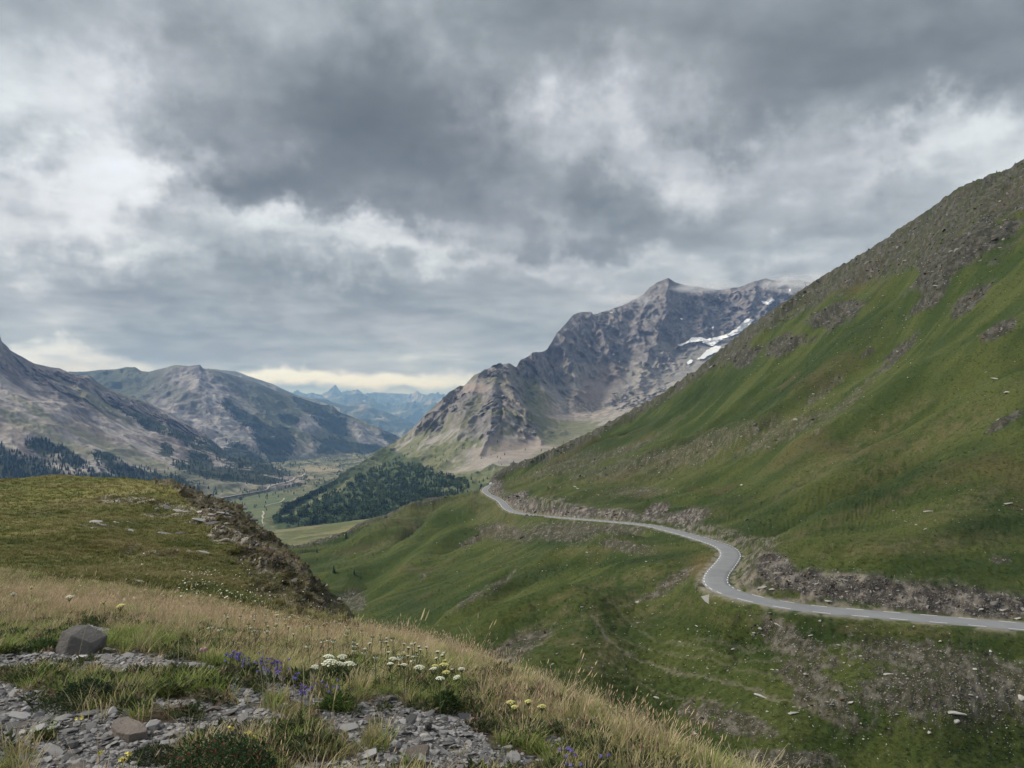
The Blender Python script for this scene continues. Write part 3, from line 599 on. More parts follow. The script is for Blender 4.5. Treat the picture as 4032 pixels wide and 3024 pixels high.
def c4(P, U, V, t, sl):
    x, y, z = P[..., 0], P[..., 1], P[..., 2]
    n = fbm(x/160, y/160, z/160, o=5, g=.62); st = fbm(x/45, y/45, z/220, o=4, g=.6); fn = fbm(x/30, y/30, z/30, o=4, g=.65)
    band_ = np.sin(z/34+3*n+x/140)
    rock = lerp(C3(.14,.13,.132), C3(.28,.255,.245), sst(-.5, .6, .7*fn+.3*band_+.3*st)[..., None])
    warm = lerp(C3(.18,.165,.13), C3(.27,.235,.185), sst(-.5, .5, st)[..., None])
    left = 1-sst(520, 570, U+20*n)
    col = lerp(rock, warm, (.55*left*sst(-.6, .3, n))[..., None])
    zv = lin([(262,600),(360,470),(380,447),(430,428),(470,432),(500,442),(540,432),(560,442),(860,470)], U); fall_ = fbm((U+.45*(V-430))/5.5, V/38, o=4, g=.6)
    low_ = sst(-6, 8, V-zv+8*n); col = lerp(col, lerp(C3(.21,.20,.172), C3(.29,.27,.235), sst(-.5, .5, fn)[..., None]), (.9*low_*left)[..., None]); col = lerp(col, lerp(C3(.095,.115,.045), C3(.15,.16,.075), sst(-.4, .5, fn)[..., None]), (.9*low_*sst(-.22, .14, fall_+.35*n))[..., None])
    ol = sst(-.35, .2, fall_+.5*n)*(1-low_)*left*sst(360, 385, V); col = lerp(col, C3(.13,.135,.07), (.7*ol)[..., None])
    c_ = blobs(U, V, CR4, .4*n+.2*fn, .5); s_ = blobs(U, V, SC4, .2*n+.15*st, .5); g = blobs(U, V, GR4, .45*n+.4*st, .6)
    col = lerp(col, lerp(C3(.14,.132,.132), C3(.25,.232,.222), sst(-.4, .6, fn)[..., None]), (.8*c_)[..., None])
    scc = lerp(C3(.235,.222,.20), C3(.305,.28,.252), sst(-.5, .5, st)[..., None]); scc = lerp(scc, C3(.285,.215,.18), (.7*blobs(U, V, [(590,400,14,40,-35),(475,388,16,6,0),(545,410,10,40,30),(520,450,40,10,0)], .3*n, .8))[..., None])
    col = lerp(col, scc, (.92*sst(.25, .7, s_))[..., None])
    col = lerp(col, lerp(C3(.105,.12,.055), C3(.165,.165,.085), sst(-.4, .5, fn)[..., None]), (.85*sst(.35, .75, g))[..., None])
    lowg = sst(0, 1, 1-sst(.0, .10, t+.05*n)); col = lerp(col, C3(.095,.115,.045), (.8*sst(.40, .28, 1-0*t)*0+ .0*t)[..., None])
    low = sst(lin([(262,500),(351,474),(402,462),(456,470),(500,468),(540,468),(860,470)], U), lin([(262,505),(351,480),(402,475),(456,480),(500,478),(540,476),(860,480)], U)+4, V+6*n)
    col = lerp(col, lerp(C3(.075,.095,.038), C3(.14,.15,.07), sst(-.4, .6, n+.4*fn)[..., None]), (.9*low)[..., None])
    fo = sst(.3, .7, blobs(U, V, [(300,505,34,16,30),(345,495,64,24,18),(385,488,56,24,10),(410,470,40,12,-30),(345,512,60,14,5),(405,505,40,16,0)], .3*n+.2*fn, .4)); col = lerp(col, C3(.055,.080,.030), (.8*fo)[..., None])
    m = blobs(U, V, [(528,450,26,4,6),(500,459,30,2.5,8),(470,468,20,2,10)], .5*fn, .7); col = lerp(col, C3(.33,.29,.25), (.7*m)[..., None])
    m = blob(U, V, (580,410,34,9,-6), .3*n+.3*fn, .5); col = lerp(col, lerp(C3(.17,.16,.13), C3(.40,.34,.29), sst(-.2, .3, fn)[..., None]), (.8*m)[..., None])
    strip_ = seg_dist(U, V, [(283,519),(300,505),(330,492),(352,479)])[0]; col = lerp(col, C3(.20,.205,.10), (.8*(1-sst(1.2, 2.4, strip_+.6*fn)))[..., None])
    for pl in ([(468,470),(480,455),(500,432),(530,412)], [(540,385),(548,405),(560,422)], [(506,400),(500,430),(488,452)], [(517,395),(525,412),(516,440)], [(512,366),(505,390),(517,404)]):
        dd = seg_dist(U, V, pl)[0]; col = lerp(col, C3(.27,.235,.19), (.6*(1-sst(.5, 1.6, dd+.8*fn)))[..., None])
    return col
mt4 = loft('centre_mountain', u4, M4L, 430, .25, d4, c4, M_mtn, weights=[.5, 1, 1.6, 2.2, 2.6])
# snow patches lie on it: the very faces of the slope, lifted by the depth of the snow
M_snow = simple_mat('old_snow', (.80,.81,.82), .7, .05, .02, 0)
def patch(name, t, poly, lift, mat, wob, **kw):
    P = t['P']; U = CU+P[..., 0]/P[..., 1]*F; V = HV-P[..., 2]/P[..., 1]*F; a = np.array(poly, float); pu, pv = U+wob*fbm(P[..., 0]/40, P[..., 1]/40, P[..., 2]/40, o=3), V+wob*fbm(P[..., 0]/40+7, P[..., 1]/40, P[..., 2]/40, o=3)
    ins = np.zeros(U.shape, bool); n = len(a)
    for i in range(n):
        (x1, y1), (x2, y2) = a[i], a[(i+1) % n]
        c_ = ((y1 > pv) != (y2 > pv)) & (pu < (x2-x1)*(pv-y1)/(y2-y1+1e-9)+x1); ins ^= c_
    ins &= np.arange(U.shape[0])[:, None] < 430
    keep = ins[:-1, :-1] & ins[1:, 1:]
    if not keep.any(): return
    Q = P.copy(); Q[..., 2] += lift; Q[..., 1] -= lift*1.5
    q = np.arange(U.size).reshape(U.shape); q = np.stack([q[:-1, :-1], q[:-1, 1:], q[1:, 1:], q[1:, :-1]], -1)[keep]
    o = quad_mesh(name, Q.reshape(-1, 3), q, None, mat); tag(o, **kw); return o
s3 = lambda x, y: (406.3+x*.1837, 266.7+y*.1837)
SN = [('largest white snowfield, long streak rising below the cliffs of the mountain', [(1470,425),(1500,425),(1550,390),(1600,388),(1630,398),(1700,385),(1760,365),(1820,320),(1850,288),(1893,290),(1860,330),(1800,370),(1760,385),(1700,412),(1660,440),(1600,415),(1540,420),(1490,440)], 1.2),
      ('jagged snow strip on grey scree just below the largest snowfield', [(1580,510),(1620,470),(1680,432),(1715,435),(1690,470),(1640,495),(1600,512)], 1.5),
      ('isolated white snow triangle high under the misty summit ridge', [(1918,192),(1950,190),(1998,175),(2005,190),(1965,216),(1940,208)], .5),
      ('small snow patch beside the hill skyline, highest on the mountain', [(2078,125),(2095,120),(2097,140),(2080,145)], .3),
      ('short snow tongue low in the scree gully left of the rock island', [(1330,545),(1350,548),(1345,558),(1330,558)], .3),
      ('small snow patch on the dark rock wall, left one of the wall', [(1488,282),(1505,285),(1502,298),(1490,295)], .2),
      ('narrow snow sliver on the dark rock wall nearest the snowfield', [(1660,330),(1674,330),(1672,350),(1662,348)], .2),
      ('thin snow line on the shoulder left of the highest rocky summit', [(1100,255),(1125,248),(1130,253),(1108,262)], .2),
      ('dusty reddish snow remnant lowest below the snowfield', [(1522,530),(1545,508),(1562,510),(1550,530),(1530,540)], .4),
      ('little snow fleck on grey scree beneath the broken cliffs', [(1150,515),(1165,516),(1162,530),(1150,528)], .2),
      ('snow fleck at the very top of the central scree fan', [(1118,476),(1134,478),(1132,490),(1120,488)], .2)]
for lb, pl, wob in SN: patch('snow_patch', mt4, [s3(*q) for q in pl], 6, M_snow, wob, label=lb, cat='snow patch', group='snow patches on the mountain')

# --- left mountains
u1 = np.linspace(-50, 305, 470)
M1T = [(-50,318,3400),(0,335.3,3500),(2,342,3500),(12,351,3600),(23,357,3700),(33,362.5,3800),(46.5,366,3900),(62,369.5,4000),(77.5,375,4100),(89,375,4100),(99,382.6,4200),(108.5,389,4300),(124,394,4400),(139.5,399,4500),(155,406.6,4500),(170.5,413.6,4500),(186,423,4500),(206,434,4500),(217,445,4400),(229,454,4300),(266,466,4000),(293,474,3800),(305,478,3700)]
M1L = [[(-50,560,1500),(150,545,2100),(230,515,2600),(305,500,3300)], [(-50,500,2000),(0,500,2000),(60,505,2100),(150,507,2400),(230,495,2750),(305,484,3400)],
       [(-50,450,2500),(0,450,2500),(100,465,2700),(180,470,2900),(250,479,3250),(305,480,3550)], [(-50,390,3000),(0,395,3000),(60,405,3200),(110,420,3500),(170,440,3700),(230,463,3800),(305,478.5,3600)], M1T]
CR1 = [(20,362,36,12,-20),(60,378,40,9,-10),(95,388,22,10,-20),(130,410,40,8,-22),(80,400,40,8,-25),(175,425,30,6,-28),(120,395,40,6,-20),(160,440,14,5,0)]
FO1 = [(30,472,70,14,-12),(60,455,36,8,-25),(0,450,40,6,-30),(120,470,30,8,-30),(150,478,46,8,-14),(110,485,80,10,-12),(20,485,60,12,0),(150,425,24,5,-25),(185,440,22,4,-30),(215,450,26,6,-25),(250,462,44,8,-12),(200,462,14,8,-20),(230,475,40,7,-8),(195,470,30,5,-20),(270,470,26,6,-8),(165,450,8,5,0),(262,482,26,4,0),(175,512,24,4,-12),(200,418,22,1.6,-25),(170,412,14,1.5,-25)]
def c1(P, U, V, t, sl):
    x, y, z = P[..., 0], P[..., 1], P[..., 2]
    n = fbm(x/170, y/170, z/170, o=5, g=.6); st = fbm((x+z*1.2)/50, (y)/90, (x-z*1.4)/320, o=4, g=.6); fn = fbm(x/28, y/28, z/28, o=4, g=.65)
    col = lerp(C3(.125,.112,.11), C3(.34,.31,.285), sst(-.5, .5, st+.4*n+.3*fn)[..., None])
    col = lerp(col, C3(.31,.255,.19), (.5*sst(.1, .6, fbm(x/220+9, y/220, z/140, o=4)))[..., None])
    cr = blobs(U, V, CR1, .4*n+.3*fn, .5)
    col = lerp(col, lerp(C3(.085,.078,.075), C3(.20,.17,.14), sst(-.3, .5, fn)[..., None]), (.75*cr)[..., None])
    gg = blobs(U, V, [(60,440,60,5,-28),(110,450,50,6,-25),(100,405,40,5,-30),(40,415,30,5,-30),(130,395,34,4,-20),(180,480,60,14,-14),(220,492,50,10,-10),(130,490,40,8,0),(150,462,50,5,-20),(30,430,40,4,-30)], .5*n+.3*fn, .6)
    col = lerp(col, C3(.15,.16,.085), (.65*gg)[..., None])
    lowg = sst(470, 488, V+8*n-.05*U); col = lerp(col, lerp(C3(.13,.145,.07), C3(.24,.225,.15), sst(-.3, .6, fn)[..., None]), (.7*lowg)[..., None])
    fo = blobs(U, V, FO1, .35*n+.4*fn, .45); col = lerp(col, C3(.028,.042,.024), (.92*sst(.35, .65, fo))[..., None])
    wh = blobs(U, V, [(70,469,18,5,-20),(10,447,10,4,-30),(55,455,8,3,0)], .4*fn, .6); col = lerp(col, C3(.42,.37,.30), (.8*wh)[..., None])
    return col
def d1(P, U, V, t):
    P = mdisp(22, 420, 9, 120, .45, .85)(P, U, V, t); x, y, z = P[..., 0], P[..., 1], P[..., 2]
    r = ridged(x/110, y/110, z/150, 5, g=.6)-.7; k = sst(.45, .9, t)*(1-.55*(t > .96)); k = k*blobs(U, V, CR1, 0, .7); P[..., 2] += 14*k*r; P[..., 1] -= 40*k*r; return P
mt1 = loft('left_mountain', u1, M1L, 340, .25, d1, c1, M_mtn, weights=[.4, 1, 1.4, 1.6])
u2 = np.linspace(40, 425, 460)
M2T = [(40,374,8000),(70,371.5,8000),(87,371.7,8000),(99,370,8000),(116,369,8000),(126,367,7800),(135,367,7800),(141,371,7800),(149,372,7600),(163,368,7200),(175,364.8,7000),(187.5,366,6800),(200,365,6800),(203,368.6,6800),(217,371,7000),(236,376,7200),(256,382.6,7400),(279,392,7600),(302,398.5,7800),(322,405,8000),(332,405,8000),(339,412,8000),
       (351.6,416.5,8100),(366.5,423,8200),(380,428.5,8300),(402,437.5,8500),(425,447,8600)]
M2L = [[(40,520,3600),(230,500,4200),(300,482,4800),(425,470,7000)], [(40,450,5000),(200,450,5000),(250,460,5000),(300,470,5400),(350,458,6500),(400,448,7600),(425,452,7900)],
       [(40,405,6200),(160,410,5800),(200,410,5800),(250,425,5900),(300,440,6200),(350,440,7200),(402,442,8000),(425,449,8200)], M2T]
FO2 = [(255,425,34,7,-30),(285,440,14,10,-50),(232,410,10,6,-30),(315,408,26,9,-35),(335,425,16,9,-20),(300,398,14,5,-30),(350,447,34,7,-12),(370,455,30,6,-15),(270,447,20,8,-40),(395,440,14,5,-30),(250,455,30,6,-30),(330,450,14,5,0),(345,414,10,4,0),(290,420,12,5,0),(285,462,20,5,-20),(260,465,34,6,-18)]
def c2(P, U, V, t, sl):
    x, y, z = P[..., 0], P[..., 1], P[..., 2]
    n = fbm(x/260, y/260, z/260, o=5, g=.6); st = fbm(x/90, y/140, z/420, o=4, g=.6); fn = fbm(x/45, y/45, z/45, o=4, g=.65)
    col = lerp(C3(.075,.088,.058), C3(.125,.13,.085), sst(-.4, .5, n)[..., None])
    rk = blobs(U, V, [(200,400,54,34,-8),(185,425,60,24,-12),(215,440,50,20,-25),(245,430,34,16,-35),(150,430,60,20,0),(195,378,28,14,0),(230,455,50,12,-20),(310,425,14,10,0),(275,440,20,8,-40),(370,435,26,9,-22),(300,447,24,8,-10),(390,438,10,5,0)], .35*n+.2*st, .35)
    rock = lerp(C3(.13,.12,.125), C3(.33,.31,.30), sst(-.5, .5, st+.4*fn)[..., None]); col = lerp(col, rock, (.9*rk)[..., None])
    col = lerp(col, C3(.185,.175,.10), (.75*blobs(U, V, [(285,438,34,6,-20),(320,400,22,4,-22),(262,425,34,4,-30),(340,408,20,3,-25),(380,432,30,2.5,-28),(300,400,20,3,-25)], .4*n, .6))[..., None])
    dk = blobs(U, V, [(160,385,40,10,-30),(240,390,36,7,-35),(270,400,20,6,-30),(110,385,60,12,0)], .4*n, .7); col = lerp(col, C3(.06,.072,.05), (.6*dk)[..., None])
    fo = blobs(U, V, FO2, .35*n+.3*fn, .4); col = lerp(col, C3(.022,.034,.022), (.92*sst(.35, .65, fo))[..., None])
    return col
mt2 = loft('second_mountain', u2, M2L, 260, .2, mdisp(48, 620, 20, 170, .35, .92), c2, M_mtn, weights=[.5, 1.2, 1.6])
u2b = np.linspace(195, 340, 150)
M2B = [(195,374,11500),(208,368.6,11500),(221,370.5,11500),(235.6,371,11500),(248,375.6,11500),(263.5,381,11800),(279,387,12000),(294.5,393.5,12200),(310,398,12500),(340,408,12500)]
mt2b = loft('ridge_behind', u2b, [[(195,420,9500),(340,430,10500)], M2B], 60, .15, mdisp(60, 900, 30, 250, .5, .8), lambda P, U, V, t, s: lerp(C3(.14,.14,.09), C3(.25,.24,.19), sst(-.3, .5, fbm(P[..., 0]/300, P[..., 1]/300, P[..., 2]/200, o=4))[..., None]), M_mtn)
# --- the blue ranges at the end of the valley
def cfar(P, U, V, t, s):
    n = fbm(P[..., 0]/900, P[..., 1]/900, P[..., 2]/600, o=5, g=.6); return lerp(C3(.06,.075,.05), C3(.34,.32,.27), sst(.0, .7, n)[..., None])
u3 = np.linspace(285, 470, 300)
M3 = [('far_range', [(285,396,33000),(303,395,33000),(318,396,33000),(327.5,394.6,33000),(335.5,391.7,33000),(343.5,394.6,33000),(355,393.4,33000),(364,394,33000),(374.5,392,33000),(392,392.5,33000),(402,393.4,33000),(412,395,33000),(426,394.6,33000),(446,396,33000),(470,396,33000)], 29000, 420, 420),
      ('far_range', [(285,397,26000),(325,397.5,26000),(340,396.5,26000),(355,396,26000),(366,399,26000),(378,403,26000),(392,408,26000),(402,404,25000),(414,404,25000),(426,404,25000),(436,402,25000),(470,400,25000)], 22000, 428, 300),
      ('far_ridge', [(285,394,17000),(303,397.5,17000),(318,398,17000),(327,399,17000),(334,402.6,17000),(346,405.5,17000),(355,405.5,17000),(364,403.7,17000),(374.5,408,17000),(392,414,17000),(409,421,17000),(417,425.6,17000),(435,432,17000),(470,440,17000)], 14500, 446, 200)]
for nm, tp, yb, vb, amp in M3:
    loft(nm, u3, [[(285,vb,yb),(470,vb,yb)], tp], 110, .12, mdisp(amp, 2600, amp*.4, 700, .4, .9), cfar, M_mtn)
# --- valley floor, meadow lobe in front of it
uv_ = np.linspace(150, 470, 430)
VF = [[(150,560,1450),(470,560,1450)], [(150,535,1750),(470,535,1750)], [(150,500,2700),(470,500,2700)], [(150,480,3600),(470,480,3600)], [(150,465,5000),(470,465,5000)], [(150,450,7600),(470,450,7600)], [(150,440,11500),(470,440,11500)], [(150,437,14500),(470,437,14500)]]
def dv_(P, U, V, t):
    P = P.copy(); x, y = P[..., 0], P[..., 1]; P[..., 2] += (fbm(x/260, y/420, o=4)*10+np.abs(pn(x/60, y/110))*6)*np.clip(y/3500, .5, 2); return P
def cv_(P, U, V, t, s):
    x, y, z = P[..., 0], P[..., 1], P[..., 2]; n = fbm(x/120, y/200, o=5, g=.65); fn = fbm(x/26, y/40, o=4, g=.7)
    col = lerp(C3(.060,.080,.036), C3(.135,.138,.07), sst(-.35, .4, n+.5*fn)[..., None]); col = lerp(col, C3(.30,.26,.19), (.85*sst(.0, .5, fn)*sst(505, 480, V+6*n))[..., None])
    fo = sst(.0, .4, fbm(x/90+3, y/240, o=4, g=.6))*sst(500, 482, V)*(U > 200); col = lerp(col, C3(.035,.05,.03), (.75*fo)[..., None])
    col = lerp(col, C3(.33,.28,.19), (.8*blobs(U, V, [(271,482,16,4,-3),(320,470,26,2.5,0),(300,478,20,2,0),(300,500,14,2,20),(250,538,40,5,0)], .4*fn, .6))[..., None])
    col = lerp(col, C3(.105,.135,.06), (.6*blobs(U, V, [(255,512,34,16,0),(270,500,26,8,0)], .4*n, .6))[..., None])
    return col
vf = loft('valley_floor', uv_, VF, 330, .3, dv_, cv_, M_val, weights=[.6, 1.5, 1.3, 1.1, 1, .6, .2])
um = np.linspace(225, 530, 320)
ML = [[(225,572,1150),(530,560,1150)], [(225,548,1300),(350,540,1300),(530,530,1350)], [(225,534,1600),(240,533,1600),(273.5,531,1600),(300,526.8,1620),(334,523,1640),(369,518.7,1660),(400,512,1680),(440,500,1700),(480,492,1700),(530,486,1700)]]
def cm__(P, U, V, t, s):
    x, y = P[..., 0], P[..., 1]; n = fbm(x/60, y/45, o=4, g=.6); fn = fbm(x/14, y/10, o=4, g=.7)
    col = lerp(C3(.105,.118,.045), C3(.185,.168,.082), sst(-.45, .5, n+.2*fn)[..., None]); return lerp(col, C3(.07,.085,.035), (.7*sst(.35, .6, fbm(x/80+9, y/24, o=3)))[..., None])
def dm_(P, U, V, t):
    P = P.copy(); P[..., 2] += fbm(P[..., 0]/120, P[..., 1]/90, o=4)*7*(1-.8*(t >= .97)); return P
ml = loft('meadow', um, ML, 150, .3, dm_, cm__, M_val)
bs = bpy.data.meshes.new('lowland'); bs.from_pydata([(-60000, 1500, -1300), (60000, 1500, -1300), (60000, 70000, -1300), (-60000, 70000, -1300)], [], [(0, 1, 2, 3)]); bs.materials.append(M_val)
a_ = bs.attributes.new('Col', 'FLOAT_COLOR', 'POINT'); a_.data.foreach_set('color', [.1, .12, .06, 1]*4)
bo = bpy.data.objects.new('lowland', bs); COL.objects.link(bo); tag(bo, kind='structure')
# --- haze: the air of the valley
def volume_box(name, lo, hi, density, colr, aniso=0.):
    me = bpy.data.meshes.new(name); bm = bmesh.new(); bmesh.ops.create_cube(bm, size=1); bm.to_mesh(me); bm.free()
    o = bpy.data.objects.new(name, me); COL.objects.link(o); o.location = [(a+b)/2 for a, b in zip(lo, hi)]; o.scale = [b-a for a, b in zip(lo, hi)]
    m = bpy.data.materials.new(name); m.use_nodes = True; t = NT(m.node_tree); t.n.remove(t.n['Principled BSDF'])
    pv = t.node('ShaderNodeVolumePrincipled'); pv.inputs['Density'].default_value = density; pv.inputs['Color'].default_value = (*colr, 1); pv.inputs['Absorption Color'].default_value = (1, 1, 1, 1); pv.inputs['Anisotropy'].default_value = aniso
    t.l.new(pv.outputs[0], t.n['Material Output'].inputs['Volume']); me.materials.append(m); return o
hz = volume_box('haze', (-62000, -3000, -1301), (62000, 72000, 1150), 4.5e-5, (.28,.52,1.0), .0); tag(hz, kind='stuff')

# summit mist: thin cloud hanging on the crest
def mist(u, v, Y, rx, ry, rz, dens, seed, lb):
    bm = bmesh.new(); bmesh.ops.create_icosphere(bm, subdivisions=3, radius=1); me = bpy.data.meshes.new('mist'); bm.to_mesh(me); bm.free()
    o = bpy.data.objects.new('mist', me); COL.objects.link(o); o.location = ((u-CU)/F*Y, Y, (HV-v)/F*Y); o.scale = (rx, ry, rz); tag(o, lb, kind='stuff')
    m = bpy.data.materials.new('mist'); m.use_nodes = True; t = NT(m.node_tree); t.n.remove(t.n['Principled BSDF']); pv = t.node('ShaderNodeVolumePrincipled')
    pos = t.node('ShaderNodeTexCoord').outputs['Object']; L_ = t.vmath('LENGTH', pos, out=1); g = t.mrange(L_, .15, 1., 1., 0.)
    nn = t.noise(t.vmath('ADD', pos, (seed, seed*.7, 0)), 2.1, 5, .62, .6); k = t.mrange(nn, .42, .66, 0., 1.); t.put(pv.inputs['Density'], t.math('MULTIPLY', t.math('MULTIPLY', g, k), dens))
    pv.inputs['Color'].default_value = (.95, .96, .97, 1); pv.inputs['Absorption Color'].default_value = (1, 1, 1, 1); t.l.new(pv.outputs[0], t.n['Material Output'].inputs['Volume']); me.materials.append(m)
mist(800, 283, 4950, 330, 240, 80, .016, 1.3, 'mist'); mist(700, 287, 4800, 260, 200, 60, .014, 4.1, 'mist'); mist(630, 300, 4500, 190, 150, 48, .016, 7.7, 'mist')
c.volume_max_steps = 64; c.volume_step_rate = 2.0
# ================================================================== SCATTER
def proto_coll(name, objs):
    cl = bpy.data.collections.new(name)
    for o in objs:
        for c_ in list(o.users_collection): c_.objects.unlink(o)
        cl.objects.link(o)
    return cl
def scatter(name, protos, Pn, rot, scl, idx, label=None, kind='stuff', parent=None):
    """one object of many small pieces, set out by geometry nodes on the surveyed points"""
    cl = proto_coll(name+'_pieces', protos); n = len(Pn); me = bpy.data.meshes.new(name); me.vertices.add(n)
    me.vertices.foreach_set('co', np.asarray(Pn, np.float32).ravel())
    a = me.attributes.new('rot', 'FLOAT_VECTOR', 'POINT'); a.data.foreach_set('vector', np.asarray(rot, np.float32).ravel())
    scl = np.asarray(scl, np.float32); scl = np.repeat(scl[:, None], 3, 1) if scl.ndim == 1 else scl
    a = me.attributes.new('scl', 'FLOAT_VECTOR', 'POINT'); a.data.foreach_set('vector', scl.ravel())
    a = me.attributes.new('pid', 'INT', 'POINT'); a.data.foreach_set('value', np.asarray(idx, np.int32))
    o = bpy.data.objects.new(name, me); COL.objects.link(o); o.parent = parent
    ng = bpy.data.node_groups.new(name, 'GeometryNodeTree')
    ng.interface.new_socket('Geometry', in_out='INPUT', socket_type='NodeSocketGeometry'); ng.interface.new_socket('Geometry', in_out='OUTPUT', socket_type='NodeSocketGeometry')
    gi, go = ng.nodes.new('NodeGroupInput'), ng.nodes.new('NodeGroupOutput'); ip = ng.nodes.new('GeometryNodeInstanceOnPoints'); ci = ng.nodes.new('GeometryNodeCollectionInfo')
    ci.inputs['Collection'].default_value = cl; ci.inputs['Separate Children'].default_value = True; ci.inputs['Reset Children'].default_value = True
    L = ng.links.new; L(gi.outputs[0], ip.inputs['Points']); L(ci.outputs[0], ip.inputs['Instance']); ip.inputs['Pick Instance'].default_value = True
    for nm, typ, sk in (('pid', 'INT', 'Instance Index'), ('rot', 'FLOAT_VECTOR', 'Rotation'), ('scl', 'FLOAT_VECTOR', 'Scale')):
        na = ng.nodes.new('GeometryNodeInputNamedAttribute'); na.data_type = typ; na.inputs['Name'].default_value = nm; L(na.outputs['Attribute'], ip.inputs[sk])
    L(ip.outputs[0], go.inputs[0]); md = o.modifiers.new('set out', 'NODES'); md.node_group = ng
    return tag(o, label, kind=kind)
def rand_rot(n, tilt=.3):
    return np.stack([RNG.normal(0, tilt, n), RNG.normal(0, tilt, n), RNG.uniform(0, 6.283, n)], 1)
# stones: convex, faceted, flaggy
def stone_mesh(name, seed, flat=.5, cuts=9, mat=None, elong=1.4, sub=2):
    r = random.Random(seed); bm = bmesh.new(); bmesh.ops.create_icosphere(bm, subdivisions=sub, radius=1)
    for v in bm.verts: v.co *= 1+r.uniform(-.12, .12)
    for i in range(cuts):
        n = Vector((r.gauss(0, 1), r.gauss(0, 1), r.gauss(0, 1))).normalized(); d = r.uniform(.45, .8)
        for v in bm.verts:
            k = v.co.dot(n)
            if k > d: v.co -= n*(k-d)
    for v in bm.verts: v.co = Vector((v.co.x*.5*elong, v.co.y*.5, v.co.z*.5*flat))
    me = bpy.data.meshes.new(name); bm.to_mesh(me); bm.free()
    if mat: me.materials.append(mat)
    return me
def mobj(name, me, link=False):
    o = bpy.data.objects.new(name, me)
    if link: COL.objects.link(o)
    return o
M_pale = simple_mat('pale_schist', (.36,.345,.315), .9, .16, 1.6, .3, .2, .22)
M_grey = simple_mat('grey_schist', (.20,.185,.17), .9, .2, 1.6, .3, .2, .5)
M_crag = simple_mat('brown_schist', (.078,.060,.044), .9, .28, 2.0, .4, .15, .35)
pale_me = [stone_mesh('stone', 100+i, [.5, .35, .7, .45, .6, .3][i], mat=M_pale, elong=[1.3, 1.7, 1.1, 1.9, 1.4, 1.5][i]) for i in range(6)]
hill.us = hill.us; HG = (HP, hill.us, hill.V)
def cell(u, v):
    j = np.clip(np.round((u-hill.us[0])/(hill.us[1]-hill.us[0])).astype(int), 0, len(hill.us)-1); i = (hill.V[:, j] <= v[None]).argmax(0); return i, j
def road_clear(p): return seg_dist(p[:, 0], p[:, 1], road3[r_t])[0] > 4.3
# small stones in drifts over the slope: too many to count
def spread(n, box, dens):
    u = RNG.uniform(box[0], box[2], n); v = RNG.uniform(box[1], box[3], n); k = dens(u, v) > RNG.uniform(0, 1, n); return u[k], v[k]
STD = [(930,690,110,55,0),(890,650,110,26,-6),(800,720,120,44,0),(1000,742,60,20,0),(770,640,50,22,0),(720,650,90,50,-20),(655,600,50,14,15),(640,492,70,12,0),(590,485,60,8,0),(700,447,100,14,18),(925,520,34,12,0),(990,392,50,10,5),
       (985,500,50,14,10),(880,592,120,22,-5),(480,665,40,14,30),(560,620,60,10,15),(590,530,90,16,-3),(870,350,90,40,35),(800,330,70,30,35),(960,250,80,30,35),(610,560,90,20,0),(660,660,60,40,0)]
def sdens(u, v):
    n_ = fbm(u/16, v/9, o=4, g=.7); return np.clip(.035+.75*sst(-.1, .9, blobs(u, v, STD, .3*n_, .9)+.6*n_-.15), 0, 1)*(v > lin(HSIL, u)+2)
u, v = spread(16000, (330, 150, 1030, 775), sdens); p, nn, ok = hit(*HG, u, v); p, nn, u, v = p[ok], nn[ok], u[ok], v[ok]; k = road_clear(p); p, u, v = p[k], u[k], v[k]
px = np.exp(RNG.normal(-.25, .42, len(p)))*np.where(v > 600, 1.15, .9); px = np.clip(px, .35, 2.6); big = px > 2.05
s_ = px*p[:, 1]/F
def stick(p, s, sink=.12): q = p.copy(); q[:, 2] += s*.14-sink*s; return q
sm = [mobj('stone_piece', m) for m in pale_me]
scatter('scattered_stones', sm, stick(p, s_)[~big], rand_rot(len(p), .35)[~big], s_[~big], RNG.integers(0, 6, len(p))[~big])
def put_stone(p, s, label, group, me, rot=None, name='stone', cat='stone', scl=(1, 1, 1)):
    o = mobj(name, me, True); o.location = p; o.scale = [s*k for k in scl]; o.rotation_euler = rot if rot is not None else (random.gauss(0, .25), random.gauss(0, .25), random.uniform(0, 6.28))
    return tag(o, label, cat, group)
REG = [(lambda u, v, y: v > 625 and u > 700, 'pale stone lying on the rough slope below the mountain road', 'pale stones below the road'),
       (lambda u, v, y: v > 540 and u <= 700, 'pale stone on the green spurs beneath the inner bend of the road', 'pale stones on the green spurs'),
       (lambda u, v, y: v > 540, 'pale stone on the turf and cut bank just above the road', 'pale stones by the cut bank'),
       (lambda u, v, y: True, 'pale stone high on the green mountainside above the road', 'pale stones high on the hillside')]
for P_, S_, U_, V_ in list(zip(stick(p, s_)[big], s_[big], u[big], v[big]))[:170]:
    lb, gr = next((l, g) for f, l, g in REG if f(U_, V_, P_[1])); put_stone(P_, S_, lb, gr, random.choice(pale_me))
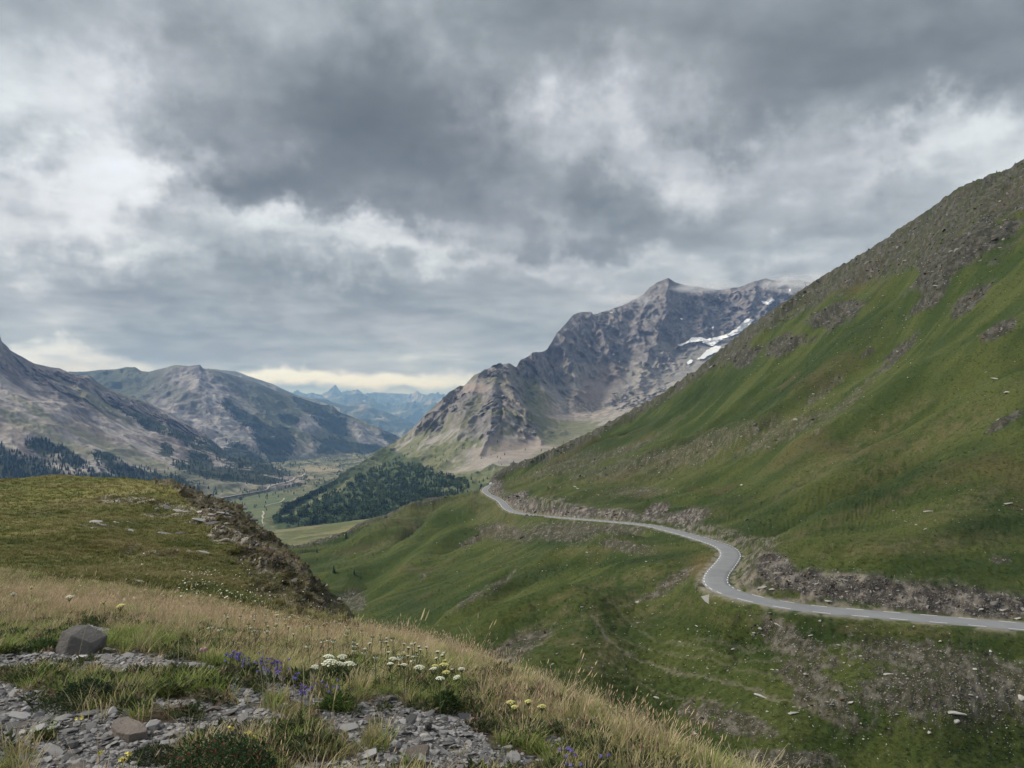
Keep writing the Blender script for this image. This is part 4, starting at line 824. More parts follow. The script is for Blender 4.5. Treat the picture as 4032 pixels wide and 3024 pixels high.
KEY = [(743,556,3.2,'white rounded rock in green grass beside the outer edge of the hairpin',1.1),(680,641,4.5,None,1),(637.5,622,3.4,None,1),(573,643.7,3.6,'upright pale stone standing on the spur crest above the dark gully',1),
 (688,654.7,3.5,None,1),(733,648,4.5,None,1),(695,672,4.5,None,1),(637.5,601,6,'broad grey boulder in the grassy hollow left of the road',1),(582,606,4.5,None,1),(697,625,4,None,1),(524.5,638.6,3.5,None,1),(587,551.5,4,None,1),
 (745.7,519,6,None,1.6),(741.5,484,5,None,1.5),(575,485.7,3.5,None,1),(578,488,3.5,None,1),(628,491.7,3.5,None,1),(760.7,693.7,9,'long pale slab leaning beside the sheep track',1.3),(793,711,7.5,'blocky pale boulder below the sheep track',1),
 (761.5,585.4,8.5,'long white slab on the turf inside the hairpin bend',2.2),(772,588,6,None,2.2),(955,710,12,'largest pale boulder in the grass at the slope foot',1.5),(956.6,719.8,8,'flat pale boulder just under the largest one',1.3),
 (902,682,6,None,1),(850,700.6,7,None,1),(773,668.5,4.5,None,1),(760,627,7,'biggest block of the grey rock cluster below the road',1),(754.5,631.7,6,None,1),(763,634,4,None,1),(777.5,623.3,5,None,1),(811,634,5.5,None,.8),(815.8,582.8,5,None,1),
 (845,578.6,6,None,1.4),(893,510,5,None,1),(928,510,6,None,1.4),(916,524,4,None,1),(925,528,4,None,1),(906,521,4,None,1.6),(1006,502,8,None,1.8),(695,732,6,None,1),(1021,695,11,'pale boulder heap stone at the edge of the stony slope',1),(829,599.6,7,None,1.2),
 (981,608,6,None,1.2),(1001,608.8,6,None,1),(1017,617,6,None,1.2),(805,672.3,6,None,1),(887.7,672.3,7,None,1),(731.6,648,4.5,None,1.2),(767,710.6,5,None,.8),(929,731,6,None,1),(656,696,7,'flat grey slab among green turf near the meadow edge',1.6),
 (694,732,7,'pale block in the dark green gully turf',1),(936,284.6,7,None,1.8),(995.6,377,7,None,1),(1007,390,8,None,1.6),(820,620,4,None,1),(990,650,5,None,1),(940,640,5,None,1),(860,655,5,None,.8),(975,668,5,None,1)]
for u0_, v0_, px_, lb, el_ in KEY:
    q, _, ok_ = hit(*HG, np.array([u0_]), np.array([v0_+px_*.25]))
    if not ok_[0]: continue
    s0 = px_*q[0, 1]/F; L_, G_ = next((l, g) for f, l, g in REG if f(u0_, v0_, 0))
    put_stone(stick(q, np.array([s0*.8]))[0], s0*.75, lb or L_, None if lb else G_, pale_me[random.randrange(6)], scl=(el_**.5, 1, 1), rot=(random.gauss(0, .2), random.gauss(0, .25), random.gauss(0, .5)))
# the arrow-shaped leaning slab beside the road
q, _, _ = hit(*HG, np.array([709.]), np.array([601.]))
bm = bmesh.new(); sz = q[0, 1]/F
o2 = [(-4.6, 5.4), (3.2, 6.2), (1.4, 4.0), (1.9, 1.6), (-1.2, -1.8), (-3.2, .6)]
f_ = [bm.verts.new((a*sz, .05, b*sz)) for a, b in o2]; g2 = [bm.verts.new((a*sz*.96+.05, .32, b*sz*.95)) for a, b in o2]
bm.faces.new(f_); bm.faces.new(g2[::-1])
for i in range(6): bm.faces.new((f_[i], g2[i], g2[(i+1) % 6], f_[(i+1) % 6]))
me = bpy.data.meshes.new('stone_slab'); bm.to_mesh(me); bm.free(); me.materials.append(M_pale)
o = mobj('stone_slab', me, True); o.location = q[0]+[0, 0, -.1]; o.rotation_euler = (-1.0, -.1, .1); o.scale = (1.25, 1, 1.5); tag(o, 'pale arrow-shaped slab leaning at the road edge under the hairpin', 'stone slab')
sg = [mobj('scree_piece', stone_mesh('scree', 340+i, .5, 7, M_grey, 1.4, 1)) for i in range(3)]
uu, vv = spread(70000, (330, 380, 1030, 775), lambda u, v: np.clip(sst(.25, .9, np.maximum(blobs(u, v, SCREE, .3*fbm(u/12, v/7, o=4), .6), blobs(u, v, CUTB, 0, .3))), 0, 1)); p, _, ok = hit(*HG, uu, vv); p = p[ok]; p = p[road_clear(p)]; n = len(p)
s_ = np.clip(np.exp(RNG.normal(-.2, .45, n)), .3, 2.0)*p[:, 1]/F*np.where(p[:, 1] > 260, .7, 1.); scatter('scree', sg, stick(p, s_), rand_rot(n, .4), s_, RNG.integers(0, 3, n))
# bedrock blocks breaking out of the road cut and of the high crags
cm = [mobj('block_piece', stone_mesh('block', 300+i, .55, mat=M_grey if i % 2 else M_crag, elong=1.5)) for i in range(6)]
mk = np.maximum.reduce([m_cut*1.0, sst(.3, .8, m_rock)*.6, m_top*.5, sst(.4, .9, m_sc)*.25])
w_ = mk*np.abs(np.gradient(hill.V, axis=0)); w_[hill.V < -50] = 0; w_[(hU < 300) | (hU > 1050)] = 0; w_ = w_.ravel(); ii = RNG.choice(w_.size, 6500, p=w_/w_.sum())
p = HP.reshape(-1, 3)[ii]; k = road_clear(p); p = p[k]; s_ = np.exp(RNG.normal(.1, .45, len(p)))*p[:, 1]/F*1.5; s_ = np.clip(s_, .2, 3.2)
scatter('bedrock_rubble', cm, stick(p, s_, .2), rand_rot(len(p), .5), s_, RNG.integers(0, 6, len(p)))

# ------------------------------------------------------------------ conifers and scrub
def tree_mesh(name, seed, mat, tiers=6, w=.17, seg=7):
    r = random.Random(seed); bm = bmesh.new()
    for i in range(5):
        pass
    def ring(z, rad, jit): return [bm.verts.new((math.cos(6.283*k/seg+z*3)*rad*(1+r.uniform(-jit, jit)), math.sin(6.283*k/seg+z*3)*rad*(1+r.uniform(-jit, jit)), z+r.uniform(-.02, .02))) for k in range(seg)]
    for t in range(tiers):
        z0 = .10+.80*t/tiers; rad = w*(1-t/tiers*.92)*r.uniform(.8, 1.2); top = bm.verts.new((r.uniform(-.01, .01), r.uniform(-.01, .01), min(1, z0+.30)))
        a = ring(z0, rad, .35)
        for k in range(seg): bm.faces.new((a[k], a[(k+1) % seg], top))
    b = ring(0, .02, 0); c_ = ring(.2, .014, 0)
    for k in range(seg): bm.faces.new((b[k], b[(k+1) % seg], c_[(k+1) % seg], c_[k]))
    me = bpy.data.meshes.new(name); bm.to_mesh(me); bm.free(); me.materials.append(mat); return me
def round_mesh(name, seed, mat, n=70, h=1., w=.45):
    r = random.Random(seed); bm = bmesh.new()
    for i in range(n):
        a = r.uniform(0, 6.28); zz = r.uniform(.15, 1); rr = w*math.sqrt(max(0, 1-((zz-.55)/.5)**2))*r.uniform(.5, 1)
        c_ = Vector((math.cos(a)*rr, math.sin(a)*rr, zz*h)); d = Vector((r.gauss(0, 1), r.gauss(0, 1), r.gauss(0, 1))).normalized()*.13; e = d.cross(Vector((0, .3, 1))).normalized()*.13
        bm.faces.new([bm.verts.new(c_+d), bm.verts.new(c_+e), bm.verts.new(c_-d), bm.verts.new(c_-e)])
    for k in range(3):
        a = [bm.verts.new((.03*math.cos(k2*2.1), .03*math.sin(k2*2.1), z)) for z in (0, .5) for k2 in range(3)]
        if k == 0:
            for q_ in range(3): bm.faces.new((a[q_], a[(q_+1) % 3], a[3+(q_+1) % 3], a[3+q_]))
    me = bpy.data.meshes.new(name); bm.to_mesh(me); bm.free(); me.materials.append(mat); return me
M_con = simple_mat('conifer_needles', (.027,.045,.021), .9, .25, .5, 0, .1, .35)
M_brd = simple_mat('scrub_leaves', (.062,.095,.032), .9, .25, .5, 0, .1, .35)
con_me = [tree_mesh('conifer', 40+i, M_con, 6+i % 2, [.17, .2, .15, .22][i]) for i in range(4)]; brd_me = [round_mesh('leafy_tree', 60+i, M_brd, 60) for i in range(3)]
con_big = [tree_mesh('pine_tree', 70+i, M_con, 9, [.20, .17][i], 9) for i in range(2)]
def gridof(t): return (t['P'], t['us'], t['V'])
def hitm(ts, u, v):
    best = None
    for t in ts:
        p, n_, ok = hit(*gridof(t), u, v); us_ = t['us']; ok = ok & (u > us_[0]+1) & (u < us_[-1]-1); y = np.where(ok, p[:, 1], 1e9)
        if best is None: best, by, bok = p.copy(), y, ok.copy()
        else: m = y < by; best[m] = p[m]; by = np.minimum(by, y); bok |= ok
    return best, bok
tp, th, tk = [], [], []
FOR4 = [(300,505,30,14,30),(345,495,60,22,18),(385,490,60,28,10),(410,470,40,14,-30),(440,485,50,14,10),(345,512,60,14,5),(330,500,50,20,20),(405,505,40,16,0)]
FOR4b = [(460,483,60,6,-5),(440,492,60,7,0),(470,490,50,5,0),(545,468,30,5,0),(520,470,14,4,0),(400,458,12,3,20)]
def add(ts, n, box, dens, hgt, kinds):
    u, v = spread(n, box, dens); p, ok = hitm(ts, u, v); p = p[ok]; tp.append(p); th.append(RNG.uniform(*hgt, len(p))); tk.append(RNG.choice(kinds, len(p)))
nfu = lambda u, v, s: fbm(u/s, v/s*1.4, o=4, g=.65)
def den4(u, v):
    n_ = nfu(u, v, 16); s_ = seg_dist(u, v, [(283,519),(300,505),(330,492),(352,479)])[0]
    return sst(.3, .7, blobs(u, v, FOR4, .3*n_, .4))*(s_ > 2.2)*(v > lin([(262,515),(300,500),(330,486),(360,474),(390,463),(421,465),(440,473),(470,482)], u))*(.45+.55*sst(-.6, .1, n_))
add([mt4], 5000, (262, 455, 470, 535), den4, (9, 17), [0, 1, 2, 3, 4, 5, 6])
add([mt4], 900, (380, 455, 600, 520), lambda u, v: .55*sst(.3, .8, blobs(u, v, FOR4b, .6*nfu(u, v, 8), .6)), (8, 15), [0, 1, 2, 3])
add([mt4], 260, (400, 440, 600, 490), lambda u, v: .3+0*u, (6, 12), [0, 1, 2])
def den1(u, v): n_ = nfu(u, v, 10); return np.clip(sst(.35, .7, blobs(u, v, FO1, .4*n_, .4))+.20*(v > 452+.1*u)*sst(-.2, .5, n_)*(u > 20), 0, 1)
add([mt1, vf], 6500, (0, 405, 300, 505), den1, (10, 18), [0, 1, 2, 3])
add([mt2, vf], 3200, (200, 390, 420, 480), lambda u, v: sst(.35, .7, blobs(u, v, FO2, .4*nfu(u, v, 9), .4)), (14, 24), [0, 1, 2, 3])
def denv(u, v): n_ = fbm(u/9, v/3, o=4, g=.6); return np.clip(.9*sst(-.1, .4, n_)*sst(503, 488, v)*(v < lin([(280,512),(290,502),(323,486),(352,470),(400,440)], u))+.03, 0, 1)
add([vf], 4200, (205, 446, 390, 530), denv, (8, 15), [0, 1, 3, 4])
tp, th, tk = np.concatenate(tp), np.concatenate(th), np.concatenate(tk)
appx = th/tp[:, 1]; order = np.argsort(-appx); near_t, rest = order[:230], order[230:]
protos = [mobj('tree_piece', m) for m in con_me+brd_me]
scatter('forest', protos, tp[rest]-[0, 0, .5], np.stack([0*th[rest], 0*th[rest], RNG.uniform(0, 6.28, len(rest))], 1), np.stack([th[rest]]*3, 1), np.where(tk[rest] > 3, tk[rest], tk[rest] % 4))
for i in near_t:
    me = (con_me+brd_me)[min(int(tk[i]), 6)]; o = mobj('conifer' if tk[i] < 4 else 'leafy_tree', me, True); o.location = tp[i]-[0, 0, .5]; h = th[i]; o.scale = (h, h, h); o.rotation_euler = (0, 0, random.uniform(0, 6.28))
    if tk[i] < 4: tag(o, 'small dark conifer in the wood on the foot of the centre mountain', 'tree', 'conifers on the foot of the mountain')
    else: tag(o, 'small round leafy tree in the wood on the foot of the centre mountain', 'tree', 'leafy trees on the foot of the mountain')
M_bark = simple_mat('bark', (.06,.045,.03), .9, .2, 2, 0)
def pine(u, v, px, lb, t='hill', me=None, wide=1.0):
    q = hit(*HG, np.array([u]), np.array([v]))[0] if t == 'hill' else hitm([vf], np.array([u]), np.array([v]))[0]
    h = px*q[0, 1]/F; r_ = bpy.data.objects.new('pine_tree', None); COL.objects.link(r_); r_.location = q[0]; tag(r_, lb, 'tree')
    o = mobj('crown', me or random.choice(con_big), True); o.parent = r_; o.scale = (h*wide, h*wide, h); o.rotation_euler = (0, 0, random.uniform(0, 6))
    bm = bmesh.new(); bmesh.ops.create_cone(bm, segments=6, radius1=.02*h, radius2=.012*h, depth=.35*h); m_ = bpy.data.meshes.new('trunk'); bm.to_mesh(m_); bm.free(); m_.materials.append(M_bark)
    o = mobj('trunk', m_, True); o.parent = r_; o.location = (0, 0, .15*h)
pine(346, 539, 8.5, 'dark pine standing alone nearest the meadow crest on the green slope')
pine(317, 553, 5.5, 'small pine on the slope just right of the knoll edge')
pine(334, 573, 8, 'widest dark pine halfway down the green slope', wide=1.4)
pine(354, 575, 6.5, 'slim pine right beside the widest dark pine')
pine(317, 581, 4.5, 'lowest small pine close to the rocky knoll flank')
pine(284.5, 527, 6, 'round dark tree by the pale track on the valley floor', 'vf', brd_me[0], 1.1)
pine(373, 556, 3.5, 'tiny pine uphill of the slim pine on the green slope')
# ------------------------------------------------------------------ valley road and tracks
def drape(name, ts, pts, wd, zoff, mat, label=None, cat=None, step=14):
    a = np.array(pts, float); L_ = np.r_[0, np.cumsum(np.hypot(*np.diff(a, axis=0).T))]; tt = np.linspace(0, L_[-1], int(L_[-1]/.8)+2)
    u = np.interp(tt, L_, a[:, 0]); v = np.interp(tt, L_, a[:, 1]); p, ok = hitm(ts, u, v); p = p[ok]
    k_ = np.hanning(7); k_ /= k_.sum(); p = np.stack([np.convolve(np.pad(p[:, i], 3, mode='edge'), k_, 'valid') for i in range(3)], 1)
    g = np.gradient(p, axis=0); g[:, 2] = 0; g /= np.linalg.norm(g, axis=1)[:, None]+1e-9; n_ = np.stack([g[:, 1], -g[:, 0], 0*g[:, 0]], 1)
    P3 = np.stack([p-n_*wd/2+[0, 0, zoff], p+[0, 0, zoff+.2], p+n_*wd/2+[0, 0, zoff]], 1)
    jump = np.linalg.norm(np.diff(p, axis=0), axis=1); kp = np.repeat((jump < 90)[:, None], 2, 1)
    return grid_mesh(name, P3, None, mat, 'structure', label, keep=kp)
M_trk = simple_mat('dust_track', (.40,.36,.29), .95, .1, .05, 0); M_vr = simple_mat('valley_road_surface', (.36,.35,.33), .9, .05, .05, 0)
z5 = lambda x, y: ((850+x*.1808)/3.9375, (1850+y*.1808)/3.9375)
drape('valley_road', [mt1, vf], [(207,503)]+[z5(*q) for q in [(0,645),(420,565),(850,490),(1040,462),(1130,430),(1145,405),(1125,385),(1260,340),(1500,290),(1680,230),(1700,215),(1690,180),(1890,140),(1915,100),(1960,80)]], 10, 2.2, M_vr)
drape('track', [vf], [z5(*q) for q in [(1020,900),(1030,935),(1060,965),(1000,1010),(1040,1060),(1010,1130),(1040,1190),(1060,1210),(1035,1255)]], 5, 1.6, M_trk)
drape('track', [vf], [z5(*q) for q in [(1060,790),(1200,755),(1400,715),(1430,690),(1500,640),(1480,620)]], 5, 1.6, M_trk)
drape('stream', [vf], [z5(*q) for q in [(1510,730),(1545,760),(1575,805)]], 7, 1.6, M_vr)
drape('track', [vf], [z5(*q) for q in [(1330,1225),(1400,1245),(1500,1240),(1560,1238)]], 9, 1.6, M_vr)
# ------------------------------------------------------------------ things along the road and on the skyline
def boxm(name, parts, mat, parent=None, bevel=0):
    bm = bmesh.new()
    for (x0, y0, z0, x1, y1, z1) in parts:
        r_ = bmesh.ops.create_cube(bm, size=1); bmesh.ops.scale(bm, vec=(x1-x0, y1-y0, z1-z0), verts=r_['verts']); bmesh.ops.translate(bm, vec=((x0+x1)/2, (y0+y1)/2, (z0+z1)/2), verts=r_['verts'])
    if bevel: bmesh.ops.bevel(bm, geom=bm.edges[:], offset=bevel, segments=2, affect='EDGES')
    me = bpy.data.meshes.new(name); bm.to_mesh(me); bm.free(); me.materials.append(mat); o = mobj(name, me, True); o.parent = parent; return o
def empty(name, loc, rz, label, cat, group=None):
    o = bpy.data.objects.new(name, None); COL.objects.link(o); o.location = loc; o.rotation_euler = (0, 0, rz); return tag(o, label, cat, group)
M_white = simple_mat('white_paint', (.80,.80,.79), .4, .03, 1, 0); M_dark = simple_mat('dark_glass', (.03,.035,.04), .2, .05, 1, 0); M_rub = simple_mat('rubber', (.03,.03,.03), .8, .05, 1, 0)
M_blue = simple_mat('dark_blue_cloth', (.03,.04,.08), .9, .1, 3, 0); M_skin = simple_mat('skin', (.40,.24,.17), .6, .05, 3, 0); M_post = simple_mat('weathered_wood', (.17,.14,.11), .9, .2, 3, 0); M_rail = simple_mat('pale_wood_rail', (.42,.35,.25), .8, .15, 1, 0)
def at_road(u, v):
    i = ((np.abs(CU+road3[:, 0]/road3[:, 1]*F-u)+np.abs(HV-road3[:, 2]/road3[:, 1]*F-v))).argmin(); d = road3[min(i+1, len(road3)-1)]-road3[i-1]; return road3[i], math.atan2(d[1], d[0]), float(rl[i])
def wheel(parent, x, y, r, wd):
    bm = bmesh.new(); bmesh.ops.create_cone(bm, cap_ends=True, segments=16, radius1=r, radius2=r, depth=wd); me = bpy.data.meshes.new('wheel'); bm.to_mesh(me); bm.free(); me.materials.append(M_rub)
    o = mobj('wheel', me, True); o.parent = parent; o.location = (x, y, r); o.rotation_euler = (math.pi/2, 0, 0)
p0, a0, s0 = at_road(489.3, 486.0); q = along(np.array([s0]), np.array([1.3]), .05)[0]
cv = empty('camper_van', q, a0, 'white camper van coming round the rocky bend at the far end of the road', 'van')
boxm('body', [(-3.4, -1.12, .55, 1.9, 1.12, 3.0)], M_white, cv, .08); boxm('alcove', [(1.2, -1.10, 2.0, 3.1, 1.10, 2.95)], M_white, cv, .1); boxm('cab', [(1.85, -.98, .45, 3.5, .98, 1.35), (1.85, -.95, 1.3, 2.8, .95, 2.05)], M_white, cv, .06)
boxm('windscreen', [(2.79, -.85, 1.38, 2.84, .85, 1.95)], M_dark, cv); boxm('window', [(-2.2, -1.14, 1.6, -1.0, -1.10, 2.2)], M_dark, cv); boxm('window', [(-2.2, 1.10, 1.6, -1.0, 1.14, 2.2)], M_dark, cv)
for x in (-2.2, 2.5):
    for y in (-.95, .95): wheel(cv, x, y, .35, .24)
# cyclist
p0, a0, s0 = at_road(489.6, 494.2); q = along(np.array([s0]), np.array([1.6]), .05)[0]
bk = empty('bicycle', q, a0, 'bicycle ridden uphill on the far stretch of the road', 'bicycle'); M_blk = M_rub
for x in (-.5, .5):
    bm = bmesh.new(); n = 20
    ra = [[bm.verts.new(((.33+.025*math.cos(b*1.57))*math.cos(6.283*k/n), .025*math.sin(b*1.57), (.33+.025*math.cos(b*1.57))*math.sin(6.283*k/n))) for b in range(4)] for k in range(n)]
    for k in range(n):
        for b in range(4): bm.faces.new((ra[k][b], ra[(k+1) % n][b], ra[(k+1) % n][(b+1) % 4], ra[k][(b+1) % 4]))
    me = bpy.data.meshes.new('wheel'); bm.to_mesh(me); bm.free(); me.materials.append(M_rub); o = mobj('wheel', me, True); o.parent = bk; o.location = (x, 0, .34)
def tube(name, segs, r, mat, parent=None, n=6):
    bm = bmesh.new()
    for a, b in segs:
        a, b = Vector(a), Vector(b); d = (b-a); q_ = d.to_track_quat('Z', 'Y'); rs = r if isinstance(r, tuple) else (r, r)
        c1_ = [bm.verts.new(a+q_ @ Vector((rs[0]*math.cos(6.283*k/n), rs[0]*math.sin(6.283*k/n), 0))) for k in range(n)]; c2_ = [bm.verts.new(b+q_ @ Vector((rs[1]*math.cos(6.283*k/n), rs[1]*math.sin(6.283*k/n), 0))) for k in range(n)]
        for k in range(n): bm.faces.new((c1_[k], c1_[(k+1) % n], c2_[(k+1) % n], c2_[k]))
        bm.faces.new(c1_[::-1]); bm.faces.new(c2_)
    me = bpy.data.meshes.new(name); bm.to_mesh(me); bm.free(); me.materials.append(mat); o = mobj(name, me, True); o.parent = parent; return o
tube('frame', [((-.5,0,.34),(-.1,0,.3)), ((-.1,0,.3),(-.2,0,.85)), ((-.2,0,.8),(.38,0,.82)), ((-.1,0,.3),(.38,0,.75)), ((.5,0,.34),(.38,0,.9)), ((-.5,0,.34),(-.2,0,.8))], .022, M_blue, bk); tube('handlebar', [((.4,-.22,.95),(.4,.22,.95))], .02, M_rub, bk); boxm('saddle', [(-.35,-.07,.88,-.08,.07,.94)], M_rub, bk)
def skin_person(loc, rz, J, E, R, mat, label):
    me = bpy.data.meshes.new('person'); me.from_pydata([Vector(j) for j in J], E, []); me.materials.append(mat); o = mobj('person', me, True); o.location = loc; o.rotation_euler = (0, 0, rz)
    md = o.modifiers.new('skin', 'SKIN'); md.use_smooth_shade = True
    for i, r_ in enumerate(R): me.skin_vertices[0].data[i].radius = (r_, r_)
    me.skin_vertices[0].data[0].use_root = True; sb = o.modifiers.new('sub', 'SUBSURF'); sb.levels = sb.render_levels = 1; return tag(o, label, 'person')
J = [(-.2,0,.98),(-.05,0,1.2),(.12,0,1.42),(.2,0,1.52),(.27,0,1.66), (.12,.18,1.4),(.25,.24,1.15),(.4,.2,.98), (.12,-.18,1.4),(.25,-.24,1.15),(.4,-.2,.98), (-.15,.1,.92),(.2,.11,.72),(-.02,.12,.2),(.1,.12,.14), (-.15,-.1,.92),(.22,-.11,.85),(.1,-.12,.42),(.22,-.12,.38)]
E = [(0,1),(1,2),(2,3),(3,4),(2,5),(5,6),(6,7),(2,8),(8,9),(9,10),(0,11),(11,12),(12,13),(13,14),(0,15),(15,16),(16,17),(17,18)]
R_ = [.13,.14,.15,.06,.11,.07,.05,.035,.07,.05,.035,.1,.07,.04,.035,.1,.07,.04,.035]
cyc = skin_person(q, a0, J, E, R_, M_blue, 'cyclist in dark clothes bent over the handlebar on the far road')
helm = mobj('head', stone_mesh('head', 5, 1.15, 0, M_skin, 1., 2), True); helm.parent = cyc; helm.location = (.27, 0, 1.68); helm.scale = (.2, .17, .2)
# wooden guard rail outside the far bend
ra_ = [at_road(u_q, v_q)[2] for u_q, v_q in ((487, 493), (485.3, 488.5))]; gs = np.linspace(min(ra_)-8, max(ra_)+14, 17)
gp = along(gs, np.full(17, -3.75), 0.); test = along(gs[8:9], np.array([3.75]), 0.)[0]
if CU+test[0]/test[1]*F < CU+gp[8][0]/gp[8][1]*F: gp = along(gs, np.full(17, 3.75), 0.)
gr_ = empty('guard_rail', gp[0], 0, 'pale wooden guard rail along the outside of the far bend', 'guard rail'); off0 = Vector(gp[0])
tube('beam', [(Vector(gp[i])-off0+Vector((0,0,.75)), Vector(gp[i+1])-off0+Vector((0,0,.75))) for i in range(16)], .16, M_rail, gr_)
for i in range(17): tube('post', [(Vector(gp[i])-off0+Vector((0,0,-.5)), Vector(gp[i])-off0+Vector((0,0,.85)))], .10, M_rail, gr_)
p0, a0, s0 = at_road(568, 518); q = along(np.array([s0]), np.array([0.]), .0)[0]
sd_ = 1 if along(np.array([s0]), np.array([4.]), 0)[0][1] < q[1] else -1; q = along(np.array([s0]), np.array([-4.0*sd_]), 0)[0]
ms = empty('milestone', q, a0, 'small pale kilometre stone at the foot of the rock cut by the road', 'milestone'); boxm('stone_body', [(-.2,-.12,-.3,.2,.12,.75)], M_white, ms, .03); boxm('stone_cap', [(-.2,-.12,.75,.2,.12,.95)], simple_mat('yellow_paint', (.6,.45,.08), .6, .05, 2, 0), ms, .04)
# pole, cairn, walker on the skyline
jx = lambda u: int(np.clip(round((u-hill.us[0])/(hill.us[1]-hill.us[0])), 0, len(hill.us)-1))
def crest(u): j = jx(u); vv = hill.V[:, j]; i = int(vv.argmin()); return HP[i, j].copy()
q = crest(806); h = 4.3*q[1]/F; tube('snow_pole', [((0,0,-.3),(-h*.42,0,h))], (.16,.11), M_post).location = q; tag(bpy.data.objects['snow_pole'], 'thin leaning pole on the hill skyline beside the misty summit', 'pole')
q = crest(997); cr_ = empty('cairn', q, 0, 'small stone cairn on the hill skyline near the top', 'cairn')
for i in range(7): o = mobj('stone', pale_me[i % 6], True); o.parent = cr_; o.data = stone_mesh('cairn_stone', 800+i, .5, mat=M_crag); o.location = (random.uniform(-.1,.1), random.uniform(-.1,.1), .1+.26*i); s_q = .9-.1*i; o.scale = (s_q, s_q, s_q)
# ================================================================== THE BANK AT THE CAMERA: grasses, flowers, shale
NG = (NP, near.us, near.V)
def nz_(X, Y): return near.z(np.asarray(X, float), np.asarray(Y, float))
def blades(name, n, h, spread_, lean, wd, seed, cbase, ctip, mat, straw=0., cstraw=(.4,.33,.18), head=0., segs=3):
    r = np.random.default_rng(seed); a = r.uniform(0, 6.283, n); rr = spread_*np.sqrt(r.uniform(0, 1, n)); hh = h*r.uniform(.45, 1.1, n); ln = lean*r.uniform(.2, 1.3, n)*hh
    d = a+r.normal(0, .5, n); V = []; Q = []; Cc = []
    for i in range(n):
        bx, by = rr[i]*math.cos(a[i]), rr[i]*math.sin(a[i]); c_, s_ = math.cos(d[i]), math.sin(d[i]); px_, py_ = -s_, c_; dry = r.uniform() < straw; b0 = len(V)
        for k in range(segs+1):
            t = k/segs; w_ = wd*(1-t)**.6*.5+wd*.06; x = bx+c_*ln[i]*t*t; y = by+s_*ln[i]*t*t; z = hh[i]*(t-.18*t*t*lean)-.01
            V += [(x-px_*w_, y-py_*w_, z), (x+px_*w_, y+py_*w_, z)]
            cc = np.array(cstraw) if dry else np.array(cbase)*(1-t)+np.array(ctip)*t; Cc += [cc, cc]
            if k: Q.append((b0+2*k-2, b0+2*k-1, b0+2*k+1, b0+2*k))
        if head:
            x, y, z = V[-1]; L_ = head*r.uniform(.7, 1.3); w_ = head*.085; b0 = len(V); dx_, dy_ = c_*lean*1.1, s_*lean*1.1
            for t, ww in ((0, .2), (.3, 1), (.7, .75), (1, .1)):
                V += [(x+dx_*L_*t-px_*w_*ww, y+dy_*L_*t-py_*w_*ww, z+L_*t*.9), (x+dx_*L_*t+px_*w_*ww, y+dy_*L_*t+py_*w_*ww, z+L_*t*.9)]; Cc += [np.array(ctip)*1.05]*2
            Q += [(b0+2*k-2, b0+2*k-1, b0+2*k+1, b0+2*k) for k in (1, 2, 3)]
    o = quad_mesh(name, np.array(V), np.array(Q), np.array(Cc), mat); COL.objects.unlink(o); return o
M_grass = simple_mat('grass_blades', (1.,1.,1.), .7, .08, 3, 0, .15, .22, True, .3)
G1, G2 = (.10,.14,.030), (.24,.31,.075); O1, O2 = (.18,.18,.060), (.42,.41,.17); D1, D2 = (.33,.27,.14), (.64,.54,.33); R1, R2 = (.25,.18,.10), (.55,.39,.27)
pg = [blades('g%d' % i, 36, .085, .05, .9, .0042, i, G1, G2, M_grass, .14) for i in range(3)]
po = [blades('o%d' % i, 30, .10, .05, .8, .0038, 10+i, O1, O2, M_grass, .35) for i in range(3)]
pd = [blades('d%d' % i, 24, .15, .05, .7, .0036, 20+i, D1, D2, M_grass, .3, (.42,.35,.22)) for i in range(2)]
pr = [blades('r%d' % i, 9, .185, .055, .5, .0020, 30+i, R1, R2, M_grass, .3, (.42,.34,.20), head=.026, segs=4) for i in range(3)]
ps = [blades('s%d' % i, 3, .42, .05, .35, .0030, 40+i, (.22,.20,.09), (.42,.35,.20), M_grass, .5, head=.06, segs=5) for i in range(2)]
P_ALL = pg+po+pd+pr+ps
n = 24000; uu = RNG.uniform(-40, 790, n); Y_ = np.sqrt(RNG.uniform(0, 1, n)*(15.5**2-2.9**2)+2.9**2); X_ = (uu-CU)/F*Y_
Z_ = nz_(X_, Y_); u_, v_ = proj(X_, Y_, Z_)
gm = grav_mask(X_, Y_, Z_); nn = fbm(X_*1.1, Y_*1.1, o=4, g=.6); nf = fbm(X_*4, Y_*4, o=3)
keep = (RNG.uniform(0, 1, n) > sst(.04, .30, gm)*.99) & (v_ < 840)
REDZ = [(60,606,150,14,-2),(190,628,140,16,-6),(290,642,60,14,-10),(260,655,36,12,0),(320,655,34,12,0),(540,722,60,22,-25),(600,740,90,22,-28),(500,700,50,20,-20),(660,755,60,14,-30),(480,720,40,12,0),(20,620,50,8,0),(420,650,80,8,-10)]
GREENZ = [(45,645,60,12,0),(120,645,60,9,-4),(175,650,40,9,-8),(60,684,52,12,0),(190,690,52,14,0),(230,668,44,8,-14),(350,672,40,10,0),(350,700,34,14,0),(430,690,50,12,0),(300,712,30,12,0),(300,740,46,20,0),(450,700,24,12,0),(500,757,50,10,0)]
rz = blobs(u_, v_, REDZ, .5*nn, .6); gz = blobs(u_, v_, GREENZ, .4*nn, .6); r_ = RNG.uniform(0, 1, n)
kind = np.where(r_ < .34+.5*gz+.3*np.clip(-nn, -.5, 1), 0, np.where(r_ < .80+.2*gz, 1, 2))
kind = np.where((RNG.uniform(0, 1, n) < .27*rz*(1-.7*gz)*(1+1.2*np.clip(nn, -.8, 1))+.03), 3, kind); kind = np.where(RNG.uniform(0, 1, n) < .006, 4, kind)
